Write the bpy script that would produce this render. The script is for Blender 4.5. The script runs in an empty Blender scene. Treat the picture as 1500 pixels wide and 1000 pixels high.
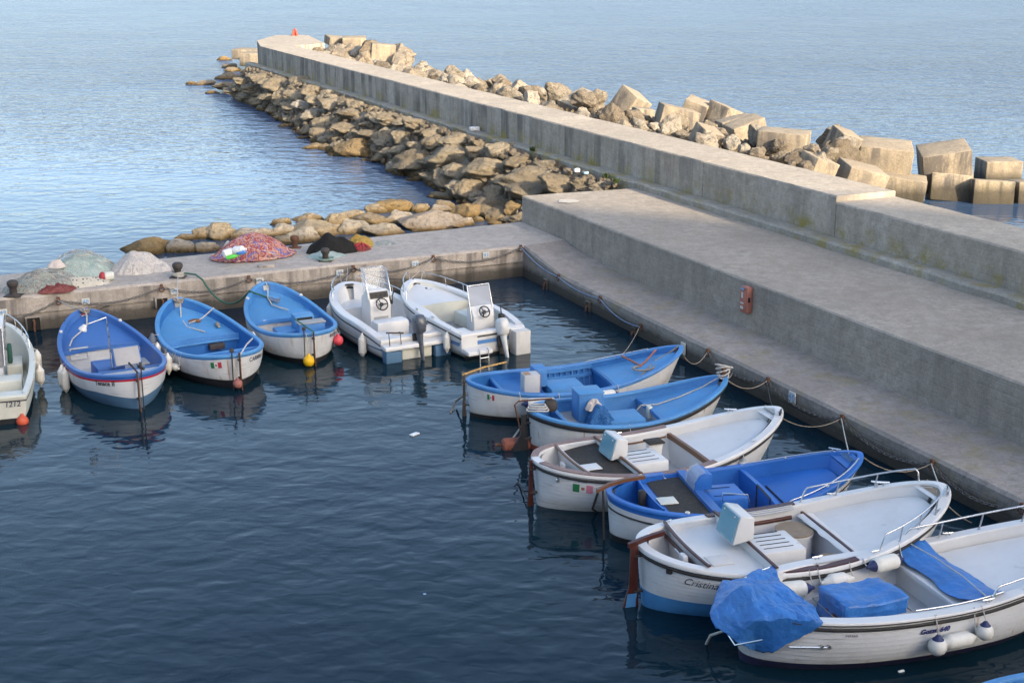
import bpy, bmesh, math, random
from mathutils import Vector, Matrix, noise as mnoise
R = math.radians
C = bpy.context.scene.collection
random.seed(7)
# ------------------------------------------------------------------ camera maths
PITCH = R(16.1); FPX = 1500*50/36; CAMZ = 10.0
cP, sP = math.cos(PITCH), math.sin(PITCH)
def ray(px, py):
    xr = (px-750)/FPX; yr = -(py-500)/FPX
    return Vector((xr, cP+yr*sP, -sP+yr*cP))
def W(px, py, z):
    d = ray(px, py); t = (z-CAMZ)/d.z
    return Vector((d.x*t, d.y*t, z))
def kpx(p):                              # pixels (of the 1500 wide photo) per metre at p
    return FPX/(p.y*cP+(CAMZ-p.z)*sP)
# ------------------------------------------------------------------ object helpers
def tag(o, label=None, cat=None, group=None, kind=None):
    if label: o['label'] = label
    if cat: o['category'] = cat
    if group: o['group'] = group
    if kind: o['kind'] = kind
    return o
def empty(name, loc, rz=0, label=None, cat=None, group=None):
    o = bpy.data.objects.new(name, None); C.objects.link(o)
    o.empty_display_size = .2
    o.location = loc; o.rotation_euler = (0, 0, rz)
    return tag(o, label, cat, group)
def done(name, bm, mats, parent=None, sharp=35, smooth=True, loc=None, recalc=True):
    me = bpy.data.meshes.new(name)
    if recalc: bmesh.ops.recalc_face_normals(bm, faces=bm.faces)
    bm.to_mesh(me); bm.free()
    if not isinstance(mats, (list, tuple)): mats = [mats]
    for m in mats: me.materials.append(m)
    if smooth:
        me.shade_smooth(); me.set_sharp_from_angle(angle=R(sharp))
    o = bpy.data.objects.new(name, me); C.objects.link(o)
    if parent: o.parent = parent
    if loc is not None: o.location = loc
    return o
def nb(): return bmesh.new()
def addto(bm, sub, M=None, mi=0):
    if M is not None: sub.transform(M)
    vm = [bm.verts.new(v.co) for v in sub.verts]
    sub.verts.index_update()
    for f in sub.faces:
        try:
            nf = bm.faces.new([vm[v.index] for v in f.verts]); nf.material_index = mi
        except ValueError: pass
    sub.free()
def box(bm, c, s, rz=0, bev=0, rx=0, ry=0, mi=0, seg=2):
    b = bmesh.new(); bmesh.ops.create_cube(b, size=1)
    for v in b.verts: v.co = Vector((v.co.x*s[0], v.co.y*s[1], v.co.z*s[2]))
    if bev: bmesh.ops.bevel(b, geom=b.edges[:], offset=bev, segments=seg, affect='EDGES', profile=.5)
    M = Matrix.Translation(c) @ Matrix.Rotation(rz, 4, 'Z') @ Matrix.Rotation(ry, 4, 'Y') @ Matrix.Rotation(rx, 4, 'X')
    addto(bm, b, M, mi)
def loft(bm, rings, closed=True, loop=False, cap=False, mi=0):
    vr = [[bm.verts.new(p) for p in r] for r in rings]
    n = len(vr[0]); m = len(vr)
    for i in range(m if loop else m-1):
        a, b = vr[i], vr[(i+1) % m]
        for j in range(n if closed else n-1):
            k = (j+1) % n
            try:
                f = bm.faces.new((a[j], a[k], b[k], b[j])); f.material_index = mi
            except ValueError: pass
    if cap and closed:
        for r in (vr[0], vr[-1]):
            try: bm.faces.new(r).material_index = mi
            except ValueError: pass
    return vr
def tube(bm, pts, r, n=6, loop=False, cap=True, mi=0):
    pts = [Vector(p) for p in pts]; m = len(pts); rings = []
    rr = r if isinstance(r, (list, tuple)) else [r]*m
    up = Vector((0, 0, 1)); prev = None
    for i in range(m):
        if loop: d = pts[(i+1) % m]-pts[i-1]
        else: d = pts[min(i+1, m-1)]-pts[max(i-1, 0)]
        if d.length < 1e-9: d = Vector((1, 0, 0))
        d.normalize()
        if prev is None:
            a = d.cross(up)
            if a.length < .05: a = d.cross(Vector((1, 0, 0)))
        else:
            a = prev-d*prev.dot(d)
            if a.length < 1e-4: a = d.cross(up)
        a.normalize(); prev = a; b = d.cross(a)
        rings.append([pts[i]+(a*math.cos(2*math.pi*k/n)+b*math.sin(2*math.pi*k/n))*rr[i] for k in range(n)])
    loft(bm, rings, True, loop, cap and not loop, mi)
def lathe(bm, prof, n=16, M=None, mi=0):
    M = M or Matrix.Identity(4)
    rings = [[M @ Vector((r*math.cos(2*math.pi*k/n), r*math.sin(2*math.pi*k/n), z)) for k in range(n)] for r, z in prof]
    loft(bm, rings, True, False, True, mi)
def prism(bm, prof, y0, y1, M=None, mi=0, bev=0):
    b = bmesh.new()
    a = [b.verts.new((x, y0, z)) for x, z in prof]; c = [b.verts.new((x, y1, z)) for x, z in prof]
    n = len(prof)
    b.faces.new(a); b.faces.new(c[::-1])
    for i in range(n): b.faces.new((a[i], c[i], c[(i+1) % n], a[(i+1) % n]))
    bmesh.ops.recalc_face_normals(b, faces=b.faces)
    if bev: bmesh.ops.bevel(b, geom=b.edges[:], offset=bev, segments=2, affect='EDGES', profile=.5)
    addto(bm, b, M, mi)
def axisM(p, d):
    d = Vector(d).normalized()
    return Matrix.Translation(p) @ d.to_track_quat('Z', 'Y').to_matrix().to_4x4()
def sagline(a, b, sag, n=14):
    a, b = Vector(a), Vector(b)
    return [a.lerp(b, i/n)-Vector((0, 0, 4*sag*(i/n)*(1-i/n))) for i in range(n+1)]
def textmesh(s, size, shear=0, bold=0, spacing=1.0):
    cu = bpy.data.curves.new('t', 'FONT'); cu.body = s; cu.size = size; cu.align_x = 'CENTER'; cu.align_y = 'CENTER'
    cu.shear = shear; cu.offset = bold; cu.space_character = spacing; cu.resolution_u = 3
    o = bpy.data.objects.new('t', cu); C.objects.link(o)
    dg = bpy.context.evaluated_depsgraph_get(); dg.update()
    me = bpy.data.meshes.new_from_object(o.evaluated_get(dg))
    bm = nb(); bm.from_mesh(me)
    bpy.data.objects.remove(o); bpy.data.curves.remove(cu); bpy.data.meshes.remove(me)
    bmesh.ops.triangulate(bm, faces=bm.faces[:])
    return bm
# ------------------------------------------------------------------ materials
def newmat(name):
    m = bpy.data.materials.new(name); m.use_nodes = True
    nt = m.node_tree; bs = nt.nodes['Principled BSDF']
    return m, nt, nt.nodes, nt.links, bs
def ND(nt, t, **kw):
    n = nt.nodes.new(t)
    for k, v in kw.items():
        if k in n.inputs.keys(): n.inputs[k].default_value = v
        else: setattr(n, k, v)
    return n
def ramp(nt, src, stops):
    r = nt.nodes.new('ShaderNodeValToRGB'); e = r.color_ramp.elements
    while len(e) < len(stops): e.new(.5)
    for i, (p, c) in enumerate(stops):
        e[i].position = p; e[i].color = (c, c, c, 1) if isinstance(c, (int, float)) else (*c, 1)
    nt.links.new(src, r.inputs[0]); return r.outputs[0]
def mixc(nt, fac, a, b, mode='MIX'):
    n = nt.nodes.new('ShaderNodeMix'); n.data_type = 'RGBA'; n.blend_type = mode
    for s, v in ((n.inputs[0], fac), (n.inputs[6], a), (n.inputs[7], b)):
        if hasattr(v, 'node'): nt.links.new(v, s)
        elif isinstance(v, (tuple, list)): s.default_value = (*v, 1) if len(v) == 3 else v
        else: s.default_value = v
    return n.outputs[2]
def mth(nt, op, a, b=None, clamp=False):
    n = nt.nodes.new('ShaderNodeMath'); n.operation = op; n.use_clamp = clamp
    for s, v in ((n.inputs[0], a), (n.inputs[1], b)):
        if v is None: continue
        if hasattr(v, 'node'): nt.links.new(v, s)
        else: s.default_value = v
    return n.outputs[0]
def noise_(nt, co, scale, detail=4, rough=.55, sc=None, dist=0):
    if sc is not None:
        mp = nt.nodes.new('ShaderNodeMapping'); mp.inputs['Scale'].default_value = sc
        nt.links.new(co, mp.inputs[0]); co = mp.outputs[0]
    n = ND(nt, 'ShaderNodeTexNoise', Scale=scale, Detail=detail, Roughness=rough, Distortion=dist)
    nt.links.new(co, n.inputs['Vector']); return n.outputs[0]
def bumpn(nt, h, dist, strength=1.0, prev=None):
    b = ND(nt, 'ShaderNodeBump', Distance=dist, Strength=strength)
    nt.links.new(h, b.inputs['Height'])
    if prev is not None: nt.links.new(prev, b.inputs['Normal'])
    return b.outputs[0]
def sc3(c, f): return tuple(min(1, x*f) for x in c)
MC = {}
def paint(name, col, rough=.45, var=.14, vs=2.5, bump=.002, bs_=30, metal=0, dirt=.35, dirtcol=(.16, .13, .1), spec=.4, streak=False, hull=False):
    if name in MC: return MC[name]
    m, nt, N, L, b = newmat(name)
    tc = N.new('ShaderNodeTexCoord').outputs['Object']
    n1 = noise_(nt, tc, vs, 5)
    c = mixc(nt, ramp(nt, n1, [(.3, 0), (.7, 1)]), sc3(col, 1-var), sc3(col, 1+var*.7))
    if dirt:
        n2 = noise_(nt, tc, vs*2.3, 8, .65, (1, 1, .35 if streak else 1))
        c = mixc(nt, mth(nt, 'MULTIPLY', ramp(nt, n2, [(.5, 0), (.78, 1)]), dirt), c, dirtcol)
        n4 = noise_(nt, tc, vs*14, 4, .6)
        c = mixc(nt, mth(nt, 'MULTIPLY', ramp(nt, n4, [(.60, 0), (.68, 1)]), dirt*1.1), c, sc3(dirtcol, 1.6))
    if hull:
        sx = N.new('ShaderNodeSeparateXYZ'); L.new(tc, sx.inputs[0])
        zz = mth(nt, 'ADD', sx.outputs[2], mth(nt, 'MULTIPLY', mth(nt, 'SUBTRACT', noise_(nt, tc, 3.5, 5, .6), .5), .22))
        c = mixc(nt, ramp(nt, zz, [(.06, .7), (.15, .18), (.26, 0)]), c, (.20, .17, .08))
        st = noise_(nt, tc, 1.0, 3, .5, (7, 7, .35)); sp = noise_(nt, tc, 1.3, 2, .5)
        f = mth(nt, 'MULTIPLY', ramp(nt, st, [(.63, 0), (.70, 1)]), ramp(nt, sp, [(.48, 0), (.62, 1)]))
        c = mixc(nt, mth(nt, 'MULTIPLY', f, .7), c, (.30, .14, .05))
        sc_ = noise_(nt, tc, 5, 6, .7, (.35, .35, 4)); c = mixc(nt, mth(nt, 'MULTIPLY', ramp(nt, sc_, [(.57, 0), (.68, 1)]), .45), c, (.22, .21, .2))
    L.new(c, b.inputs['Base Color'])
    n3 = noise_(nt, tc, bs_, 4)
    b.inputs['Metallic'].default_value = metal; b.inputs['Specular IOR Level'].default_value = spec
    L.new(ramp(nt, n1, [(.3, max(.05, rough-.08)), (.7, min(1, rough+.12))]), b.inputs['Roughness'])
    if bump: L.new(bumpn(nt, n3, bump), b.inputs['Normal'])
    MC[name] = m; return m
def glassm(name, col, alpha, rough=.06):
    m, nt, N, L, b = newmat(name)
    b.inputs['Base Color'].default_value = (*col, 1); b.inputs['Roughness'].default_value = rough
    tc = N.new('ShaderNodeTexCoord').outputs['Object']
    n = noise_(nt, tc, 5, 5)
    b.inputs['Alpha'].default_value = alpha
    return m
def concrete(name, base=(.34, .32, .295), streaks=1.0, lichen=0, zwet=None, boards=True, grain=1.0, lic_z=(2.0, .3), ymin=.34):
    m, nt, N, L, b = newmat(name)
    g = N.new('ShaderNodeNewGeometry'); pos = g.outputs['Position']
    sx = N.new('ShaderNodeSeparateXYZ'); L.new(pos, sx.inputs[0])
    sn = N.new('ShaderNodeSeparateXYZ'); L.new(g.outputs['True Normal'], sn.inputs[0])
    vert = ramp(nt, mth(nt, 'ABSOLUTE', sn.outputs[2]), [(.35, 1), (.6, 0)])
    n1 = noise_(nt, pos, .45, 6, .6)
    n2 = noise_(nt, pos, 3.2, 8, .7)
    n3 = noise_(nt, pos, 38, 4, .7)
    c = mixc(nt, ramp(nt, n1, [(.3, 0), (.7, 1)]), sc3(base, .80), sc3(base, 1.14))
    c = mixc(nt, ramp(nt, n2, [(.42, 0), (.72, 1)]), c, sc3(base, .66))
    n8 = noise_(nt, pos, 11, 5, .75); c = mixc(nt, mth(nt, 'MULTIPLY', ramp(nt, n8, [(.48, 0), (.66, 1)]), .42*grain), c, sc3(base, .5)); c = mixc(nt, mth(nt, 'MULTIPLY', ramp(nt, n8, [(.30, 1), (.42, 0)]), .35*grain), c, sc3(base, 1.5))
    c = mixc(nt, mth(nt, 'MULTIPLY', ramp(nt, n3, [(.45, 0), (.7, 1)]), .45*grain), c, sc3(base, .5))
    c = mixc(nt, mth(nt, 'MULTIPLY', ramp(nt, noise_(nt, pos, 55, 2, .5), [(.6, 0), (.75, 1)]), .4*grain), c, sc3(base, 1.7))
    if streaks:
        s = noise_(nt, pos, 1.0, 5, .6, (2.2, 2.2, .12))
        s2 = noise_(nt, pos, .5, 3, .5)
        f = mth(nt, 'MULTIPLY', mth(nt, 'MULTIPLY', ramp(nt, s, [(.45, 0), (.58, 1)]), vert), ramp(nt, s2, [(.32, .2), (.56, 1)]))
        f = mth(nt, 'MULTIPLY', f, ramp(nt, mth(nt, 'DIVIDE', sx.outputs[1], 100), [(.40, ymin), (.58, 1)]))
        c = mixc(nt, mth(nt, 'MULTIPLY', f, .72*streaks), c, (.075, .07, .07))
    if lichen:
        li = noise_(nt, pos, 1.3, 6, .7)
        zf = ramp(nt, mth(nt, 'DIVIDE', mth(nt, 'SUBTRACT', sx.outputs[2], lic_z[0]), lic_z[1]), [(0, 1), (1, 0)])
        f = mth(nt, 'MULTIPLY', mth(nt, 'MULTIPLY', ramp(nt, li, [(.5, 0), (.64, 1)]), zf), lichen)
        c = mixc(nt, f, c, (.26, .21, .05))
    if zwet is not None:
        zz = mth(nt, 'ADD', sx.outputs[2], mth(nt, 'MULTIPLY', mth(nt, 'SUBTRACT', n2, .5), .35))
        f = ramp(nt, mth(nt, 'DIVIDE', zz, zwet), [(.0, 1), (.55, .9), (1, 0)])
        c = mixc(nt, mth(nt, 'MULTIPLY', f, .88), c, (.035, .032, .025))
    L.new(c, b.inputs['Base Color']); b.inputs['Roughness'].default_value = .92; b.inputs['Specular IOR Level'].default_value = .2
    nrm = bumpn(nt, n3, .012)
    nrm = bumpn(nt, n2, .03, 1, nrm)
    if boards:
        wv = ND(nt, 'ShaderNodeTexWave', Scale=1.0, Distortion=.6, bands_direction='Z'); wv.inputs['Detail'].default_value = 1
        mp = N.new('ShaderNodeMapping'); mp.inputs['Scale'].default_value = (.02, .02, 1.7); L.new(pos, mp.inputs[0]); L.new(mp.outputs[0], wv.inputs['Vector'])
        h = mth(nt, 'MULTIPLY', ramp(nt, wv.outputs[1], [(.0, 0), (.12, 1)]), vert)
        nrm = bumpn(nt, h, .012, .35, nrm)
    L.new(nrm, b.inputs['Normal'])
    return m
def rockmat(name, cols, wet=True):
    m, nt, N, L, b = newmat(name)
    g = N.new('ShaderNodeNewGeometry'); pos = g.outputs['Position']
    oi = N.new('ShaderNodeObjectInfo')
    sx = N.new('ShaderNodeSeparateXYZ'); L.new(pos, sx.inputs[0])
    k = len(cols)
    c = ramp(nt, oi.outputs['Random'], [(i/(k-1), cc) for i, cc in enumerate(cols)])
    n1 = noise_(nt, pos, 1.1, 6, .65); n2 = noise_(nt, pos, 6, 8, .72); n3 = noise_(nt, pos, 26, 5, .7)
    c = mixc(nt, ramp(nt, n1, [(.35, 0), (.7, .65)]), c, mixc(nt, .5, c, (.16, .12, .075)))
    c = mixc(nt, mth(nt, 'MULTIPLY', ramp(nt, n2, [(.50, 0), (.62, 1)]), .62), c, (.10, .078, .05))
    c = mixc(nt, mth(nt, 'MULTIPLY', ramp(nt, n3, [(.54, 0), (.66, 1)]), .5), c, (.46, .39, .29))
    if wet:
        zz = mth(nt, 'ADD', sx.outputs[2], mth(nt, 'MULTIPLY', mth(nt, 'SUBTRACT', n1, .5), .4))
        c = mixc(nt, ramp(nt, zz, [(.06, .8), (.26, 0)]), c, (.17, .105, .03))
        c = mixc(nt, ramp(nt, zz, [(.0, .9), (.12, 0)]), c, (.05, .035, .015))
    L.new(c, b.inputs['Base Color']); b.inputs['Roughness'].default_value = .9; b.inputs['Specular IOR Level'].default_value = .25
    nr = bumpn(nt, n2, .22); nr = bumpn(nt, n3, .05, 1, nr)
    L.new(nr, b.inputs['Normal'])
    return m
def netmat(name, c1, c2, c3, scale=9, alpha=None):
    m, nt, N, L, b = newmat(name)
    tc = N.new('ShaderNodeTexCoord').outputs['Object']
    n1 = noise_(nt, tc, scale*.35, 4, .6, None, 1.5); n2 = noise_(nt, tc, scale*3, 3, .6, (1, 1, .3), 2)
    c = mixc(nt, ramp(nt, n1, [(.4, 0), (.6, 1)]), c1, c2)
    c = mixc(nt, ramp(nt, n2, [(.5, 0), (.62, 1)]), c, c3)
    L.new(c, b.inputs['Base Color']); b.inputs['Roughness'].default_value = .95; b.inputs['Specular IOR Level'].default_value = .1
    nr = bumpn(nt, n2, .04); L.new(nr, b.inputs['Normal'])
    if alpha:
        n5 = noise_(nt, tc, scale*9, 2, .5); L.new(ramp(nt, n5, [(.35, alpha), (.6, 1)]), b.inputs['Alpha'])
    return m
WHITE = paint('white_gelcoat', (.60, .595, .585), .35, .06, 1.6, .0015, 20, dirt=.16, dirtcol=(.33, .29, .22))
WHITEOLD = paint('weathered_white_paint', (.56, .55, .53), .55, .1, 2.2, .004, 26, dirt=.38, dirtcol=(.3, .26, .2), streak=True)
HULLW = paint('white_hull_gelcoat', (.585, .595, .605), .35, .06, 1.6, .002, 20, dirt=.2, dirtcol=(.33, .29, .22), hull=True)
HULLO = paint('old_white_hull_paint', (.535, .545, .55), .55, .12, 2.2, .006, 12, dirt=.45, dirtcol=(.3, .26, .2), streak=True, hull=True)
CREAM = paint('cream_gelcoat', (.58, .58, .51), .4, .07, 2, .001, 20, dirt=.22, dirtcol=(.33, .3, .22))
LBLUE = paint('faded_light_blue_paint', (.066, .235, .48), .5, .16, 2.2, .004, 40, dirt=.3, dirtcol=(.17, .26, .40))
LBLUE2 = paint('sky_blue_paint', (.05, .19, .45), .5, .16, 2, .004, 40, dirt=.28, dirtcol=(.16, .24, .38))
DBLUE = paint('deep_blue_inner_paint', (.018, .125, .37), .55, .18, 2, .004, 40, dirt=.3, dirtcol=(.05, .11, .22))
RBLUE = paint('royal_blue_paint', (.04, .125, .355), .42, .12, 1.5, .002, 30, dirt=.18, dirtcol=(.1, .15, .33))
RBLUE2 = paint('strong_blue_gelcoat', (.022, .125, .42), .38, .14, 1.4, .001, 30, dirt=.14, dirtcol=(.1, .16, .34))
SLATE = paint('slate_blue_antifouling', (.07, .15, .25), .6, .2, 2, .003, 30, dirt=.3, dirtcol=(.06, .07, .06))
BRIGHTB = paint('bright_blue_antifouling', (.07, .25, .52), .5, .2, 2, .002, 30, dirt=.3, dirtcol=(.05, .1, .17))
NAVY = paint('navy_antifouling', (.02, .022, .06), .5, .2, 2, .002, 30, dirt=.2)
BLACKP = paint('black_bottom_paint', (.018, .018, .022), .55, .2, 2, .002, 30, dirt=.25, dirtcol=(.05, .045, .03))
REDANTI = paint('red_oxide_antifouling', (.22, .05, .03), .6, .2, 3, .002, 30, dirt=.3, dirtcol=(.05, .03, .02))
RED = paint('red_stripe_paint', (.40, .015, .03), .4, .1, 3, .001, 30, dirt=.1)
GREY = paint('grey_deck_paint', (.30, .31, .31), .6, .12, 2.5, .003, 40, dirt=.35, dirtcol=(.14, .13, .12))
PALEGREY = paint('pale_grey_paint', (.44, .45, .46), .55, .1, 2.5, .002, 40, dirt=.3, dirtcol=(.2, .19, .17))
DARKDECK = paint('dark_non_slip_deck', (.030, .026, .022), .8, .25, 2.5, .004, 120, dirt=.4, dirtcol=(.11, .09, .065))
WOOD = paint('varnished_wood', (.15, .066, .03), .38, .25, 3, .001, 30, dirt=.25, dirtcol=(.1, .045, .02))
MAHOG = paint('mahogany', (.062, .017, .013), .32, .25, 3, .001, 30, dirt=.2, dirtcol=(.07, .02, .012))
GREYWOOD = paint('weathered_rail_wood', (.22, .15, .13), .6, .25, 3, .003, 40, dirt=.3, dirtcol=(.3, .25, .24))
PLY = paint('bare_plywood', (.34, .2, .11), .75, .2, 5, .002, 40, dirt=.3, dirtcol=(.2, .12, .06))
STEEL = paint('stainless_steel', (.62, .62, .62), .25, .05, 4, 0, 30, metal=1, dirt=.1)
RUST = paint('rusty_iron', (.13, .06, .035), .85, .4, 12, .006, 60, dirt=.5, dirtcol=(.03, .02, .015))
IRON = paint('dark_iron', (.045, .04, .038), .7, .3, 10, .003, 60, dirt=.4, dirtcol=(.12, .07, .04))
RUBBER = paint('black_rubber', (.02, .02, .022), .6, .2, 5, .001, 40, dirt=.2)
FEND = paint('white_fender_vinyl', (.66, .64, .58), .45, .08, 5, .001, 30, dirt=.35, dirtcol=(.3, .27, .2))
FENDG = paint('grey_fender_vinyl', (.10, .12, .15), .55, .15, 5, .001, 30, dirt=.3)
NAVYV = paint('navy_vinyl', (.02, .03, .10), .45, .1, 5, 0, 30, dirt=.15)
YEL = paint('yellow_buoy_plastic', (.72, .42, .01), .4, .1, 5, 0, 30, dirt=.2, dirtcol=(.35, .2, .02))
ORG = paint('orange_buoy_plastic', (.55, .09, .04), .5, .15, 5, 0, 30, dirt=.2, dirtcol=(.25, .06, .03))
PINK = paint('pink_buoy_plastic', (.60, .06, .08), .45, .1, 5, 0, 30, dirt=.15)
ROPE = paint('hemp_rope', (.30, .25, .19), .9, .25, 20, .003, 150, dirt=.3, dirtcol=(.1, .08, .06))
ROPEW = paint('pale_rope', (.46, .44, .40), .9, .2, 20, .003, 150, dirt=.25)
ROPEG = paint('green_rope', (.035, .12, .085), .85, .25, 20, .003, 150, dirt=.2)
ROPER = paint('rust_red_rope', (.34, .13, .08), .9, .25, 20, .003, 150, dirt=.2)
ROPEB = paint('dark_rope', (.05, .045, .04), .9, .25, 20, .003, 150, dirt=.2)
ROPEBL = paint('faded_blue_rope', (.16, .21, .30), .9, .25, 20, .003, 150, dirt=.2)
CHAIN = paint('galvanised_chain', (.15, .14, .13), .7, .3, 15, 0, 60, dirt=.5, dirtcol=(.08, .05, .03))
PLATE = paint('white_number_plate', (.52, .515, .48), .6, .1, 6, 0, 30, dirt=.3, dirtcol=(.35, .3, .22))
INKB = paint('blue_lettering', (.17, .33, .55), .6, .1, 6, 0, 30, dirt=.1)
INK = paint('dark_lettering', (.03, .03, .04), .5, .1, 6, 0, 30, dirt=0)
INKBR = paint('grey_lettering', (.07, .07, .10), .5, .1, 6, 0, 30, dirt=0)
GRN = paint('flag_green', (.02, .16, .06), .5, .1, 6, 0, 30, dirt=.1)
FRED = paint('flag_red', (.40, .03, .05), .5, .1, 6, 0, 30, dirt=.1)
FPINK = paint('flag_faded_pink', (.55, .20, .27), .5, .1, 6, 0, 30, dirt=.1)
TARP = paint('blue_tarpaulin', (.03, .15, .43), .40, .25, 3, .022, 9, dirt=.22, dirtcol=(.1, .26, .55), spec=.5)
OUTB = paint('grey_outboard_cowling', (.075, .085, .105), .3, .1, 4, 0, 30, dirt=.1, spec=.5)
OUTW = paint('white_outboard_cowling', (.60, .60, .58), .35, .1, 4, 0, 30, dirt=.3, dirtcol=(.2, .13, .07))
SLOT = paint('dark_slot', (.015, .015, .015), .9, .1, 4, 0, 30, dirt=0)
CANV = paint('grey_canvas', (.17, .17, .18), .9, .25, 4, .006, 30, dirt=.3)
CLOTH = paint('pale_cloth', (.50, .44, .40), .95, .15, 6, .01, 20, dirt=.3)
TEAK = paint('teak_grating', (.25, .19, .13), .7, .2, 8, .004, 60, dirt=.4)
GLASSB = glassm('blue_tinted_perspex', (.15, .36, .46), .66)
GLASSC = glassm('clear_perspex', (.55, .6, .66), .26)
TERRA = paint('faded_red_plastic', (.31, .125, .095), .6, .12, 4, .001, 30, dirt=.2, dirtcol=(.25, .12, .1))
CONC = concrete('pier_concrete', (.42, .37, .305), 1.0, 0, None)
CONCW = concrete('wall_concrete', (.42, .37, .305), 1.0, .9, None, True, 1.0, (2.15, .45))
CONCP = concrete('platform_concrete', (.36, .32, .27), .8, .0, None)
CONCL = concrete('lower_quay_concrete', (.34, .30, .265), .9, .35, .42, True, 1.0, (.6, .1))
CONCQ = concrete('old_quay_concrete', (.47, .415, .36), .9, 0, .45, False, 1.0, (2, .3), 1.0)
BLOCKM = concrete('block_concrete', (.33, .28, .21), 1.1, .25, .8, False, 1.6, (.4, .8), 1.0)
ROCK = rockmat('tan_rock', [(.29, .24, .17), (.34, .29, .21), (.25, .205, .14), (.38, .335, .26), (.31, .25, .16)])
ROCKG = rockmat('golden_rock', [(.29, .205, .095), (.30, .215, .11)])
ROCKW = rockmat('pale_rock', [(.40, .36, .29), (.46, .42, .36), (.37, .33, .27)])
ROCKGR = rockmat('grey_rock', [(.33, .295, .26), (.35, .31, .275)])
ROCKO = rockmat('mixed_rock', [(.34, .30, .24), (.17, .14, .105), (.42, .385, .325), (.28, .24, .19), (.50, .465, .40)])
# ------------------------------------------------------------------ pier frame: s along the wall (far = +), m across (sea side = +)
P0 = Vector((8.73, 37.8, 0)); DV = Vector((-.426, .905, 0)).normalized(); NV = Vector((DV.y, -DV.x, 0))   # NV points to the open-sea side
def SM(s, m, z=0): 
    p = P0+DV*s+NV*m; return Vector((p.x, p.y, z))
def toSM(p):
    q = Vector((p.x, p.y, 0))-P0; return q.dot(DV), q.dot(NV)
def interp(x, tab):
    if x <= tab[0][0]: return tab[0][1]
    for (a, b), (c, d) in zip(tab, tab[1:]):
        if x <= c: return b+(d-b)*(x-a)/(c-a)
    return tab[-1][1]
QF0 = W(767, 360, .95); QFd = (W(0, 437, .95)-QF0).normalized()          # left quay, front edge
QB0 = W(765, 325, .95); QBd = (W(0, 403, .95)-QB0).normalized()          # left quay, back edge
QN = Vector((QBd.y, -QBd.x, 0))
if QN.y < 0: QN = -QN
_wl = [(280,127),(312,137),(345,141),(383,155),(420,180),(455,203),(500,229),(545,229),(580,252),(640,272),(662,292)]
WLT = sorted((toSM(W(x, y, 0))[0], -toSM(W(x, y, 0))[1]) for x, y in _wl)
def hgt(x, y):                                   # rubble surface height
    s, m = toSM(Vector((x, y, 0)))
    if m < 1:                                    # sheltered side
        wd = max(interp(s, WLT)-.7, 1.0); o = -m-.6
        z = 1.80-max(o-.3, 0)*1.9/wd
        if s > 57: z -= (s-57)*.32
        dq = (Vector((x, y, 0))-QB0).dot(QN); z2 = .55-.30*max(dq-.3, 0)
        al = (Vector((x, y, 0))-QB0).dot(QBd)
        if al > 9.5: z2 -= (al-9.5)*.35
        return max(z, z2) if dq > -.2 else -1
    o = m-2
    w = interp(s, [(-8, 0), (4, 0), (13, 1), (60, 1), (63, .3), (70, 0)])
    wid = interp(s, [(0, 9), (16, 8), (30, 6), (45, 6), (57, 6)])
    top = interp(s, [(10, 2.1), (25, 2.5), (40, 2.3), (50, 2.5), (58, 2.2)])
    z = top-max(0, o-wid*.62)*.55
    return z*w-1.2*(1-w)
def hit(px, py):
    d = ray(px, py); t = 20.0
    while t < 200:
        p = Vector((0, 0, CAMZ))+d*t
        if p.z <= hgt(p.x, p.y) or p.z < 0: return p
        t += .04
    return p
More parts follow.
